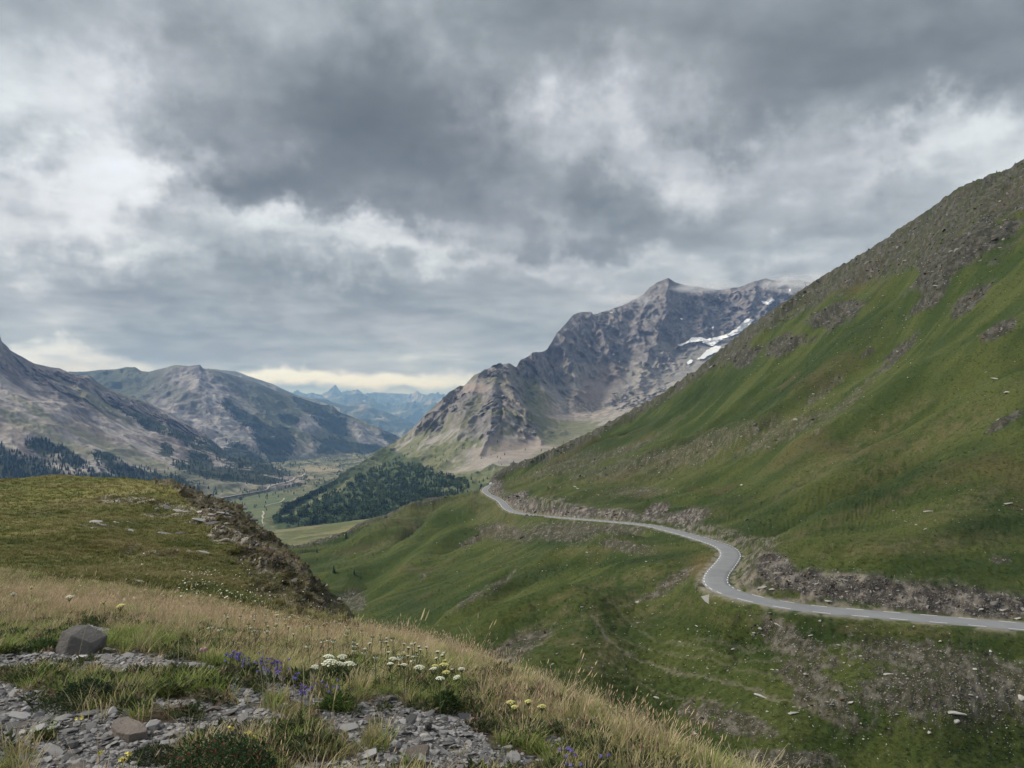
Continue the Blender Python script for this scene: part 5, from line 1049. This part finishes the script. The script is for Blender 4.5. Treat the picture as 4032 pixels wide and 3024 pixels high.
sub = RNG.integers(0, 3, n); off = np.array([0, 3, 6, 8, 11])[kind]; cnt = np.array([3, 3, 2, 3, 2])[kind]; pid = off+sub % cnt
# collection order is by name: map prototype number to its rank
rank = {o.name: i for i, o in enumerate(sorted(P_ALL, key=lambda o: o.name))}; pid = np.array([rank[o.name] for o in P_ALL])[pid]
sc_ = RNG.uniform(.6, 1.3, n)*(1+.35*nf)*np.where(gm > .1, .7, 1.); sc_ = np.clip(sc_, .35, 1.7)*np.where(Y_ > 8, 1.15, 1)
rot = np.stack([RNG.normal(0, .12, n), RNG.normal(.10, .12, n), RNG.uniform(0, 6.283, n)], 1)
scatter('meadow_grass', P_ALL, np.stack([X_, Y_, Z_-.004], 1)[keep], rot[keep], sc_[keep], pid[keep])
# shale chips
M_chip = simple_mat('shale_chips', (.165,.158,.155), .7, .12, 30, .15, .45, .75)
ch = []
for i in range(6):
    o = mobj('chip%d' % i, stone_mesh('chip', 500+i, [.22,.3,.18,.4,.25,.6][i], 7, M_chip, [1.3,1.6,1.1,1.4,1.9,1.2][i], 1)); ch.append(o)
n = 110000; uu = RNG.uniform(-40, 640, n); Y_ = np.sqrt(RNG.uniform(0, 1, n)*(8.5**2-2.9**2)+2.9**2); X_ = (uu-CU)/F*Y_; Z_ = nz_(X_, Y_); gm = grav_mask(X_, Y_, Z_)
k = RNG.uniform(0, 1, n) < .03+.97*sst(.15, .55, gm); X_, Y_, Z_ = X_[k], Y_[k], Z_[k]; n = len(X_)
s_ = np.clip(np.exp(RNG.normal(-4.1, .6, n)), .008, .10)
scatter('shale_gravel', ch, np.stack([X_, Y_, Z_+s_*.06], 1), rand_rot(n, .22), s_, RNG.integers(0, 6, n))
# low herbs and twiggy litter between the tufts
def leafy(name, n, rad, h, leaf, seed, cols, mat):
    r = np.random.default_rng(seed); V = []; Cc = []
    for i in range(n):
        a = r.uniform(0, 6.283); q = math.sqrt(r.uniform()); zz = h*math.sqrt(max(0, 1-q*q))*r.uniform(.35, 1); p = np.array([math.cos(a)*q*rad, math.sin(a)*q*rad, zz])
        d = r.normal(0, 1, 3); d[2] = abs(d[2])*1.2; d /= np.linalg.norm(d); e = np.cross(d, r.normal(0, 1, 3)); e /= np.linalg.norm(e); L_ = leaf*r.uniform(.6, 1.3)
        V += [p, p+d*L_*.5+e*L_*.16, p+d*L_, p+d*L_*.5-e*L_*.16]; c_ = np.array(cols[r.integers(0, len(cols))])*r.uniform(.75, 1.25); Cc += [c_]*4
    Q = np.arange(len(V)).reshape(-1, 4); return quad_mesh(name, np.array(V), Q, np.array(Cc), mat)
hb = [leafy('h%d' % i, 60, .05, .035, .03, i, [(.05,.075,.028), (.07,.09,.035), (.12,.12,.06)], M_grass) for i in range(3)]+[leafy('hx', 40, .05, .03, .03, 9, [(.20,.17,.12), (.26,.22,.15), (.15,.10,.07)], M_grass)]
for o in hb: COL.objects.unlink(o)
n = 5200; uu = RNG.uniform(-40, 760, n); Y_ = np.sqrt(RNG.uniform(0, 1, n)*(9**2-2.9**2)+2.9**2); X_ = (uu-CU)/F*Y_; Z_ = nz_(X_, Y_); gm = grav_mask(X_, Y_, Z_); nn = fbm(X_*2+7, Y_*2, o=3)
k = (nn > .0) & (RNG.uniform(0, 1, n) > .9*sst(.3, .7, gm)); X_, Y_, Z_ = X_[k], Y_[k], Z_[k]; n = len(X_)
scatter('low_herbs', hb, np.stack([X_, Y_, Z_], 1), rand_rot(n, .1), RNG.uniform(.6, 1.7, n), RNG.choice(4, n, p=[.25,.25,.2,.3]))
# turf of the knoll and of the hillside: short tussocks
tk_ = [blades('k%d' % i, 14, .12, .14, .9, .020, 60+i, [(.085,.098,.025), (.13,.128,.038), (.065,.085,.022), (.17,.15,.065)][i], [(.15,.165,.044), (.21,.20,.066), (.115,.14,.038), (.27,.235,.11)][i], M_grass, .12, (.26,.21,.11), segs=2) for i in range(4)]
n = 52000; uu = RNG.uniform(-40, 372, n); vv = RNG.uniform(474, 626, n); p, _, ok = hit(*NG, uu, vv); ok &= p[:, 1] > 11; p = p[ok]; uq, vq = uu[ok], vv[ok]
cmk, nk = crag_mask(uq, vq, p[:, 1], p[:, 0]); k = RNG.uniform(0, 1, len(p)) > .86*cmk; p = p[k]; n = len(p); nn = fbm(p[:, 0]/3, p[:, 1]/3, o=4, g=.6)
pid = np.clip(np.where(nn+RNG.normal(0, .25, n) > .35, 3, np.where(nn+RNG.normal(0, .3, n) > 0, 1, np.where(nn+RNG.normal(0, .3, n) > -.35, 0, 2))), 0, 3)
scatter('knoll_turf', tk_, p-[0, 0, .02], rand_rot(n, .15), np.clip(RNG.uniform(.35, .9, n)*(.6+p[:, 1]/55), .3, 1.6), pid)
th_ = [blades('t%d' % i, 10, .55, .5, .8, .10, 80+i, [(.036,.054,.012), (.060,.074,.018), (.022,.040,.009), (.10,.090,.04)][i], [(.055,.078,.017), (.090,.102,.026), (.036,.057,.013), (.145,.125,.06)][i], M_grass, .0, segs=2) for i in range(4)]
n = 80000; uu = RNG.uniform(290, 1035, n); vv = 140+640*RNG.uniform(0, 1, n)**.8; p, nr_, ok = hit(*HG, uu, vv); p, uu, vv = p[ok], uu[ok], vv[ok]
k = seg_dist(p[:, 0], p[:, 1], road3[r_t])[0] > 4.6; p, uu, vv = p[k], uu[k], vv[k]
scm = np.maximum.reduce([blobs(uu, vv, SCREE, 0, .5)*.8, blobs(uu, vv, CUTB, 0, .3)*.93, blobs(uu, vv, ROCKB, 0, .4)*.9, (vv-lin(HSIL, uu) < .6*np.interp(uu, [480, 640, 760, 820, 900, 960, 1024, 1090], [3, 7, 15, 28, 46, 62, 76, 86]))*.93])
k = RNG.uniform(0, 1, len(p)) > scm; p, uu, vv = p[k], uu[k], vv[k]; n = len(p); nn = fbm(p[:, 0]/12, p[:, 1]/12, o=4, g=.65); dm = blobs(uu, vv, DRY, .4*nn, .9); dk = blobs(uu, vv, DARK, .4*nn, .9); r_ = RNG.normal(0, .25, n)
pid = np.where(dm+r_ > .62, 3, np.where(dk+r_ > .6, 2, np.where(nn+r_ > .05, 1, 0)))
scatter('hillside_tussocks', th_, p-[0, 0, .05], rand_rot(n, .1), np.clip(RNG.uniform(.25, .8, n)*(.35+p[:, 1]/360), .2, 1.5), pid)
# broken rock on the knoll's eroded flank and small ledges on its top
cg = [mobj('cragpiece', stone_mesh('crag', 600+i, [.5,.35,.8,.45][i], 8, M_crag, 1.6)) for i in range(4)]+[mobj('cragpiece', stone_mesh('crag', 614, .6, 8, M_crag, 1.8)), mobj('cragpiece', stone_mesh('crag', 610, .4, 8, M_grey, 1.5))]
n = 9000; uu = RNG.uniform(150, 362, n); vv = RNG.uniform(484, 628, n); p, _, ok = hit(*NG, uu, vv); ok &= p[:, 1] > 12; p, uu, vv = p[ok], uu[ok], vv[ok]; cmk, nk = crag_mask(uu, vv, p[:, 1], p[:, 0])
ou = blobs(uu, vv, OUTC, .2*nk, .4); k = RNG.uniform(0, 1, len(p)) < np.maximum(.8*sst(.2, .8, cmk), .0); p = p[k]; n = len(p)
s_ = np.clip(np.exp(RNG.normal(.25, .55, n)), .5, 6)*p[:, 1]/F*1.25
scatter('crag_rubble', cg, stick(p, s_, .2), np.stack([RNG.normal(.3, .3, n), RNG.normal(-.5, .3, n), RNG.normal(.4, .5, n)], 1), s_, RNG.integers(0, 6, n))
def nput(u, v): q, _, ok = hit(*NG, np.array([float(u)]), np.array([float(v)])); return q[0]
slab_me = [stone_mesh('ledge', 700+i, [.32,.42,.25,.5,.36][i], 10, M_pale if i % 2 == 0 else M_grey, [1.7,1.4,2.1,1.5,1.9][i]) for i in range(5)]
LEDGE = [(203,520,17,'largest dark-shadowed rock ledge on the knoll top'),(212,524,15,'pale slab leaning against the largest ledge of the knoll'),(228,523,9,'slab just right of the largest knoll ledge'),(222,512,8,'small pale ledge above the largest one on the knoll'),
 (158,508,7,'first pale stone in the row of knoll ledges'),(168,508,10,'rounded pale stone in the row of knoll ledges'),(180,510,9,'broken pale stone midway along the row of ledges'),(188,511,8,'cracked stone in the row of knoll ledges beside the broken one'),(200,512,12,'long low stone in the knoll ledge row'),(212,514,9,'stone ending the knoll ledge row toward the crag'),
 (96,521,12,'dark rock heap alone in the grass of the knoll'),(104,525,9,'pale slab under the dark rock heap of the knoll'),(92,527,6,'small white stone below the dark rock heap'),(117,522,7,'pale stone near the dark rock heap on the knoll'),(126,521,6,'small stone beside the pale one on the knoll'),
 (131,530,9,'dark flat rock low on the knoll grass'),(165,533,12,'flat rock strip low on the knoll grass'),(180,533,9,'flat stone at the end of the low rock strip'),(252,519,12,'big pale boulder at the rim of the eroded flank'),(268,522,14,'lichen-grey slab on the rim of the eroded flank'),(262,514,8,'stone above the lichen-grey slab on the flank rim'),
 (242,507,9,'pale stones stack near the notch of the crag'),(250,510,7,'small pale rock near the notch of the crag'),(205,552,10,'half-buried flat rock on the lower knoll'),(190,551,8,'small half-buried rock on the lower knoll'),(136,580,9,'dark stone among the lowest turf of the knoll')]
for u0_, v0_, px_, lb in LEDGE:
    q = nput(u0_, v0_+1); s0 = px_*q[1]/F*.95; put_stone(q+[0, 0, s0*.02], s0, lb, None, random.choice(slab_me), rot=(random.gauss(0, .12), random.gauss(.1, .15), random.gauss(0, .5)), name='rock_ledge', cat='rock')
# ---- named stones of the gravel
def hull(name, pts, mat, bev=.012):
    bm = bmesh.new()
    for p_ in pts: bm.verts.new(p_)
    bmesh.ops.convex_hull(bm, input=bm.verts[:]); bmesh.ops.delete(bm, geom=[v for v in bm.verts if not v.link_faces], context='VERTS')
    bmesh.ops.bevel(bm, geom=bm.edges[:], offset=bev, segments=2, affect='EDGES'); bmesh.ops.triangulate(bm, faces=bm.faces[:])
    bmesh.ops.subdivide_edges(bm, edges=[e for e in bm.edges if e.calc_length() > .05], cuts=2, use_grid_fill=True)
    for v in bm.verts:
        c_ = v.co; v.co = c_+Vector((float(pn_(np.array([c_.x*14], np.float32), np.array([c_.y*14], np.float32), np.array([c_.z*14], np.float32))[0]), 0, float(pn_(np.array([c_.x*11+5], np.float32), np.array([c_.y*11], np.float32), np.array([c_.z*11], np.float32))[0])))*.006
    me = bpy.data.meshes.new(name); bm.to_mesh(me); bm.free(); me.materials.append(mat); return me
M_boul = simple_mat('boulder_rock', (.125,.116,.108), .85, .3, 12, .8, .25); M_slab = simple_mat('slab_rock', (.165,.14,.12), .85, .28, 12, .7, .25)
q = nput(75, 655); k = q[1]/F
bo_ = mobj('boulder', hull('boulder', [((a-75)*k, d, (655-b)*k) for a, b, d in [(54,651,.0),(60,632.5,.02),(73,635,-.03),(91,643,.0),(94,648,.02),(87,658,-.07),(68,657,-.09),(64,630.3,.15),(77,631,.17),(97,641,.15),(56,652,.15),(95,653,.16)]], M_boul, .004), True)
bo_.location = q; tag(bo_, 'large dark angular boulder at the edge of the gravel patch', 'boulder')
FS = [(79,658,17,'flat grey stone lying in front of the large boulder',.22),(212,710,20,'brown weathered flat stone in the grass by the gravel',.3),(232,717,20,'thin pale slab half hidden in grass, middle of three',.18),(253,722,11,'pointed pale flat stone, third of three in the grass',.3),
 (12,716,20,'broad grey slab at the side of the stony ground',.15),(23,725,13,'square flat chip lying on the shale below the broad slab',.15),(4,737,9,'pale flat chip near the frame border on the shale',.2),(173,664,10,'grey stone at the end of the upper gravel strip',.35),(246,687,12,'flat grey stone where the upper gravel strip ends',.25),
 (96,652,8,'pale stone behind the large boulder',.4),(373,720,21,'large pale slab tipped on the lower gravel fan',.2),(384,741,10,'brown block half buried in the lower gravel',.5),(425,737,15,'wide stone leaning under the pointed one',.35),(418,754,38,'longest flat slab near the bottom of the gravel fan',.13),
 (556,749,9,'pale pointed stone beside the violet bellflowers',.8),(507,747,12,'flat grey stone among dry grass',.25),(402,762,13,'grey stone block at the bottom beneath the longest slab',.35),(487,665,7,'pale stone on the crest of the bank',.35),(300,712,10,'small slab in the middle gravel strip',.25),(316,726,13,'pinkish flat stone in the middle gravel strip',.2),
 (78,768,26,'dark slab at the bottom border of the gravel',.2),(285,704,9,'dark flat stone under the bellflowers',.25),(456,763,12,'pale flat stone low in the gravel fan',.2)]
for i, (u0_, v0_, px_, lb, fl) in enumerate(FS):
    q = nput(u0_, v0_+1); s0 = px_*q[1]/F*1.05; me = stone_mesh('flat_stone', 900+i, fl*1.5, 10, M_slab if i % 3 else M_pale, 1.0); o = put_stone(q+[0, 0, s0*.05], s0, lb, None, me, rot=(random.gauss(.12, .08), random.gauss(0, .1), random.uniform(-.5, .5)), name='flat_stone', cat='stone', scl=(1.0, .75, 1))
q = nput(428.7, 730); s0 = 9*q[1]/F; put_stone(q+[0, 0, s0*.4], s0, 'small upright pointed stone standing on the gravel fan', None, stone_mesh('pointed', 77, 1.2, 11, M_boul, 1.), rot=(0, .1, .4), name='pointed_stone')
q = nput(124, 738); k = q[1]/F
sl = mobj('stone_slab', hull('slab', [(a, b, z+c_) for a, b, c_ in [(-.10,.13,.012),(-.06,.15,.012),(.02,.11,.006),(.105,.02,0),(.11,-.01,0),(.05,-.05,0),(-.03,-.02,.004),(-.09,.05,.008)] for z in (.036, -.03)], M_slab, .002), True); sl.location = q
tag(sl, 'long reddish brown slab with a broken edge lying on the shale', 'stone slab')
# ---- cushion shrubs, herbs
def shrub(u, v, wpx, hpx, leaf, cols, lb, n=1500, name='cushion_shrub', cat='shrub'):
    q = nput(u, v); k = q[1]/F; o = leafy(name, n, wpx*k, hpx*k, leaf, int(u), cols, M_grass); o.location = q; tag(o, lb, cat)
DK = [(.020,.042,.018), (.030,.058,.024), (.045,.075,.032)]
shrub(216, 792, 62, 52, .022, DK*3+[(.16,.06,.04)], 'dark green juniper-like cushion shrub at the bottom of the grass', 5200)
shrub(60, 712, 26, 12, .02, [(.04,.06,.03), (.06,.08,.04)], 'dull green mat of herb above the shale', 900, 'herb_mat', 'plant')
shrub(85, 700, 26, 18, .024, [(.045,.07,.035), (.03,.05,.025)], 'dark tangled herb cushion left of the pink seed heads', 1300, 'herb_mat', 'plant')
shrub(337, 707, 17, 10, .03, [(.07,.12,.03), (.10,.16,.05)], 'bright green leafy herb on the middle gravel strip', 700, 'herb_mat', 'plant')
shrub(336, 684, 15, 16, .024, [(.03,.055,.022), (.05,.08,.03)], 'dark feathery foliage beneath the big white umbels', 900, 'feathery_herb', 'plant')
shrub(446, 712, 14, 20, .03, [(.035,.06,.02), (.06,.09,.03)], 'dark green clump under the yellow umbels', 800, 'leafy_clump', 'plant')
shrub(45, 741, 9, 8, .03, [(.06,.08,.025), (.12,.11,.05)], 'lone round tuft growing in the shale', 260, 'round_tuft', 'grass tuft')
shrub(150, 762, 26, 12, .022, [(.05,.07,.035), (.07,.09,.045)], 'grey green herb mat beside the cushion shrub', 900, 'herb_mat', 'plant')
shrub(40, 652, 18, 12, .03, [(.05,.085,.03), (.07,.11,.04)], 'fresh green fern-like plant left of the boulder', 700, 'feathery_herb', 'plant')
# ---- flowers
M_wh = simple_mat('cream_florets', (.72,.72,.56), .8, .06, 20, 0, .1, .12); M_ye = simple_mat('greenish_florets', (.60,.56,.20), .8, .06, 20, 0, .1, .1); M_vi = simple_mat('violet_petals', (.135,.10,.33), .7, .06, 20, 0, .1, .2)
M_yl = simple_mat('yellow_petals', (.75,.66,.16), .7, .05, 20, 0); M_pk = simple_mat('pink_florets', (.45,.26,.27), .8, .1, 20, 0); M_st = simple_mat('flower_stems', (.10,.125,.045), .8, .1, 5, 0); M_sy = simple_mat('dry_stalk', (.40,.34,.19), .8, .1, 5, 0)
def umb_head(seed, R, n=34):
    r = random.Random(seed); bm = bmesh.new()
    for i in range(n):
        q_ = math.sqrt((i+.5)/n); a = i*2.4+r.uniform(-.3, .3); p_ = Vector((math.cos(a)*q_*R, math.sin(a)*q_*R, R*.42*(1-q_*q_)+r.uniform(-.02, .02)*R)); s_ = R*.17*r.uniform(.8, 1.2)
        t_ = bm.verts.new(p_+Vector((0, 0, s_*.5))); rg = [bm.verts.new(p_+Vector((math.cos(k*1.047+i)*s_, math.sin(k*1.047+i)*s_, -s_*.15*(k % 2)))) for k in range(6)]
        for k in range(6): bm.faces.new((rg[k], rg[(k+1) % 6], t_))
    me = bpy.data.meshes.new('flower_head'); bm.to_mesh(me); bm.free(); return me
UH = {m.name: [umb_head(i, 1.) for i in range(3)] for m in (M_wh, M_ye)}
for m in (M_wh, M_ye):
    for me in UH[m.name]: me.materials.append(m)
stem_me = {}
def stem_mesh(h, R):
    key = (round(h, 1), round(R, 2))
    if key not in stem_me:
        t_ = tube('stem', [((0,0,-.02),(.01,0,h*.55)), ((.01,0,h*.55),(0,0,h-R*1.1))]+[((0,0,h-R*1.1),(math.cos(k*.785)*R*.7, math.sin(k*.785)*R*.7, h)) for k in range(8)]+[((.01,0,h*.4),(.07,.02,h*.55)),((.01,0,h*.25),(-.06,.03,h*.36))], .0022, M_st, None, 4); stem_me[key] = t_.data; bpy.data.objects.remove(t_)
    return stem_me[key]
def under(u, v, h):
    y = 6.
    for _ in range(6): q = nput(u, min(v+h*F/y, 830)); y = q[1]
    return q
def umbel(u, v, px, lb, grp, mat=M_wh, h=.24, parts=True):
    q = under(u, v, h); R = px*.5*q[1]/F
    top = q+np.array([0, 0, 0]); hh = (HV-v)/F*q[1]-q[2]; hh = max(.06, min(hh, .6))
    e = empty('umbel_plant', top, random.uniform(0, 6), lb, 'flower', grp); hd = mobj('flower_head', UH[mat.name][random.randrange(3)], True); hd.parent = e; hd.location = (0, 0, hh); hd.scale = (R, R, R); hd.rotation_euler = (random.gauss(0, .15), random.gauss(0, .15), 0)
    st_ = mobj('stem', stem_mesh(hh, max(R, .012)), True); st_.parent = e
G0 = 'white umbels of the big cluster'
for u, v, px, m, lb in [(330,663,15,M_wh,'widest white umbel, centre of the big cluster of umbels'),(329,657,11,M_wh,'upper white umbel of the big cluster, far side'),(342,657,10,M_wh,'upper white umbel of the big cluster, near the meadow'),(340,664,9,M_wh,'small white umbel squeezed in the big cluster'),(349.5,664.5,13,M_wh,'domed white umbel closing the big cluster'),(314.6,667,8,M_wh,'pale umbel standing a little apart from the big cluster'),
 (393.6,659,8,M_wh,None),(390.7,664,7,M_wh,None),(400.5,658,6,M_wh,None),(404,665,7,M_wh,None),(420,667.5,10,M_wh,'broad white umbel halfway between the cluster and the green clump'),(413,661,6,M_wh,None),(415,656.6,6,M_wh,None),(433.6,669,8,M_wh,None),(435.6,666,7,M_ye,None),(444.4,665,9,M_ye,'greenish yellow umbel topping the dark green clump'),
 (446,672.4,8,M_ye,'second yellow umbel just beneath the topmost one of the clump'),(440.5,678.7,9,M_wh,'lowest white umbel above the dark green clump'),(457,677.3,7,M_wh,None),(462,669,7,M_wh,None),(510.7,702.5,9,M_ye,'yellow umbel alone in the tan grass, first of three'),(514,707,7,M_ye,'low yellow umbel touching the first of the tan grass'),(528,701.5,7,M_ye,'yellow umbel in the middle of the tan grass row'),(542,706.6,9,M_ye,'flat yellow umbel ending the row in the tan grass'),
 (308.6,646.5,5,M_wh,None),(323,642,5,M_wh,None),(329,640.6,5,M_wh,None),(334,642,5,M_wh,None),(353.6,646.5,5,M_wh,None),(353.6,651,5,M_wh,None),(363.4,653.3,6,M_wh,None),(376,657.7,5,M_wh,None),(210,628,6,M_wh,None),(220,630,5,M_wh,None),(254,631.5,6,M_wh,None),(267,632,6,M_wh,None),(14,594,6,M_wh,None),(31,588,6,M_ye,None),(70,597,7,M_wh,None),(120,606,8,M_ye,None),(104,603,6,M_ye,None)]:
    umbel(u, v, px, lb or ('small white umbel scattered in the meadow grass' if m is M_wh else 'small yellowish umbel scattered in the meadow grass'), None if lb else ('white umbels' if m is M_wh else 'yellow umbels'), m, h=.24 if px > 6 else .22)
for i in range(95):
    t = random.random(); u = 235+215*t+random.gauss(0, 12); v0_ = lin(NSIL, np.array([max(u, 358)]))[0] if u > 350 else np.interp(u, [200, 355], [604, 622]); v = v0_-1+abs(random.gauss(0, 1))*11
    if u < 225: continue
    umbel(u, v, random.uniform(2.4, 4.2), 'tiny cream umbel far out in the flowering meadow band', 'cream umbels of the flowering band', M_wh if random.random() < .7 else M_ye, h=.22)
def petal_head(n, r, dz, mat, seed=0):
    bm = bmesh.new()
    for k in range(n):
        a = k*6.283/n; c_ = bm.verts.new((0, 0, 0)); p1 = bm.verts.new((math.cos(a-.45)*r*.7, math.sin(a-.45)*r*.7, -dz*.6)); p2 = bm.verts.new((math.cos(a)*r, math.sin(a)*r, -dz)); p3 = bm.verts.new((math.cos(a+.45)*r*.7, math.sin(a+.45)*r*.7, -dz*.6)); bm.faces.new((c_, p1, p2, p3))
    me = bpy.data.meshes.new('blossom'); bm.to_mesh(me); bm.free(); me.materials.append(mat); return me
BB = petal_head(5, .013, .015, M_vi)
def bell(u, v, lb, grp=None, h=.15, nb=3):
    q = under(u, v, h); e = empty('bellflower', q, random.uniform(0, 6), lb, 'flower', grp); tips = [(random.gauss(0, .02), random.gauss(0, .015), h*random.uniform(.75, 1.1)) for _ in range(nb)]
    s_ = tube('stem', [((0,0,-.01), (0,0,h*.6))]+[((0,0,h*.6), t) for t in tips], .0014, M_st, e, 3)
    for t in tips: b = mobj('blossom', BB, True); b.parent = e; b.location = t; b.rotation_euler = (random.gauss(0, .5), random.gauss(0, .5), 0)
for i in range(34):
    t = random.random()
    if i < 20: u, v = 228+44*t+random.gauss(0, 2), 651+11*t+random.gauss(0, 2.2)
    elif i < 28: u, v = 274+24*t, 662+8*t+random.gauss(0, 2.5)
    else: u, v = 303+random.gauss(0, 2.5), 678+13*t
    bell(u, v, 'violet bellflower in the dense drift beside the tan grass', 'bellflowers of the violet drift')
for u, v, lb in [(312,679,'violet bellflower between the drift and the dark foliage'),(320,678,'pair of violet blossoms in front of the dark foliage'),(325,684,'violet bellflower low in front of the dark foliage'),(334,689,'violet bellflower beneath the dark foliage'),(339,678,'violet bellflower at the outer rim of the dark foliage'),
                 (571,742,'tallest violet bellflower of the lower bank'),(570,748,'violet bellflower under the tallest on the lower bank'),(565,757,'low violet bellflower of the lower bank'),(577,758,'violet bellflower in dry grass, last of the lower bank'),(603,756,'faint violet flower in the dry grass of the lower bank'),(574,752,'violet bellflower in the middle of the lower bank group'),(28,602,'faint violet flower in the red grass fringe')]: bell(u, v, lb, nb=2)
YB = petal_head(6, .010, -.005, M_yl)
for u, v, lb in [(230.7,729,'yellow flower above the cushion shrub, first of three'),(247.5,732.3,'yellow flower in the middle above the cushion shrub'),(254,737.4,'yellow flower nearest the grass tuft by the cushion shrub'),(80,718,'yellow flower at the rim of the dark herb cushion'),(100,754,'yellow flower low by the shale and herb mat'),(129.4,754.8,'pale yellow flower on the grey green herb mat'),(122,759,'lower yellow flower on the grey green herb mat'),(266,629,'tiny orange yellow flower far in the meadow')]:
    q = under(u, v, .07); e = empty('yellow_flower', q, 0, lb, 'flower'); tube('stem', [((0,0,-.01),(0,0,.07))], .0013, M_st, e, 3)
    for k in range(5): b = mobj('blossom', YB, True); b.parent = e; b.location = (random.gauss(0,.008), random.gauss(0,.008), .07+random.uniform(-.008,.008)); b.rotation_euler = (random.gauss(0,.6), random.gauss(0,.6), 0)
for u, v, lb in [(201.7,651,'dusky pink clover head, shorter of two'),(205.4,650,'pink clover head, taller of two')]:
    q = under(u, v, .17); e = empty('clover', q, 0, lb, 'flower'); tube('stem', [((0,0,-.01),(0,0,.165))], .0016, M_st, e, 4)
    hd = mobj('flower_head', stone_mesh('clover', 3, 1.3, 0, M_pk, 1., 2), True); hd.parent = e; hd.location = (0,0,.175); hd.scale = (.024,)*3
# tall single stalks
def stalk(u0_, v0_, u1_, v1_, lb, grp=None, head=.05, mat=M_sy):
    q = nput(u1_, v1_); k = q[1]/F; dx_, dz_ = (u0_-u1_)*k, (v1_-v0_)*k; pts = [Vector((dx_*t*t, .03*t, dz_*t)) for t in (0, .25, .5, .75, 1)]
    e = empty('tall_grass_stalk', q, 0, lb, 'grass stalk', grp); tube('stem', [(pts[i], pts[i+1]) for i in range(4)], .0019, mat, e, 4)
    d = (pts[4]-pts[3]).normalized(); sg = []
    for j in range(7): c_ = pts[4]-d*head*(j/7.); s_ = 1 if j % 2 else -1; sg.append((c_, c_+d*.016+Vector((s_*.006, random.gauss(0, .004), 0))))
    tube('seed_head', sg, (.0035, .0012), M_sy, e, 4)
for i, (a, b, c_, d) in enumerate([(261,652,268,719),(257,663,263,709),(271.6,671,273.5,726),(283,663,279.5,703),(287.7,668,297,733),(302,665,303,714),(309.4,677.6,309,730),(148.7,607,148.7,656),(222,730,221,775),(176,632,178,664),(30,618,36,640),(242,730,250,768),(187,612,183,662),(161,612,159,660),(8,572,12,612),(28,575,22,610)]):
    stalk(a, b, c_, d, 'tall thin straw-coloured grass stalk rising above the bank', 'tall straw stalks')
for i, (a, b) in enumerate([(607,707),(621,705),(633,701),(636,706),(640,711),(644,714),(648,719),(651,725),(617,711),(627,709),(641,722),(630,716)]):
    stalk(a, b, 628+i*.8, 742, 'arching tan grass stalk in the tall clump on the lower bank', 'arching stalks of the tall clump', .08)
for i, (a, b, c_, d) in enumerate([(84,704,88,720),(92,702,97,719),(98,706,101,722),(104,708,104,722),(108,703,107,718),(136,706,138,722),(141,708,142,722),(150,704,151,720)]):
    stalk(a, b, c_, d, 'short pinkish seed head stalk in the dark herb cushion', 'pinkish seed heads by the gravel', .07)
# flecks of flower on the lower knoll
fl = [mobj('f%d' % i, petal_head(6, .024, .005, m)) for i, m in enumerate((M_wh, M_wh))]
pu, pv = [], []
for (a, b, ra, rb, n_) in [(205,577,9,2.5,40),(190,590,8,3,26),(215,598,16,5,34),(255,600,12,5,40),(230,592,30,12,60),(180,575,40,14,30),(130,600,90,6,30),(330,608,16,5,16)]:
    pu += list(RNG.normal(a, ra, n_)); pv += list(RNG.normal(b, rb, n_))
p, _, ok = hit(*NG, np.array(pu), np.array(pv)); ok &= p[:, 1] > 11; p = p[ok]; n = len(p); scatter('flower_flecks', fl, p+[0, 0, .12], rand_rot(n, .4), RNG.uniform(.4, 1.1, n), RNG.integers(0, 2, n))
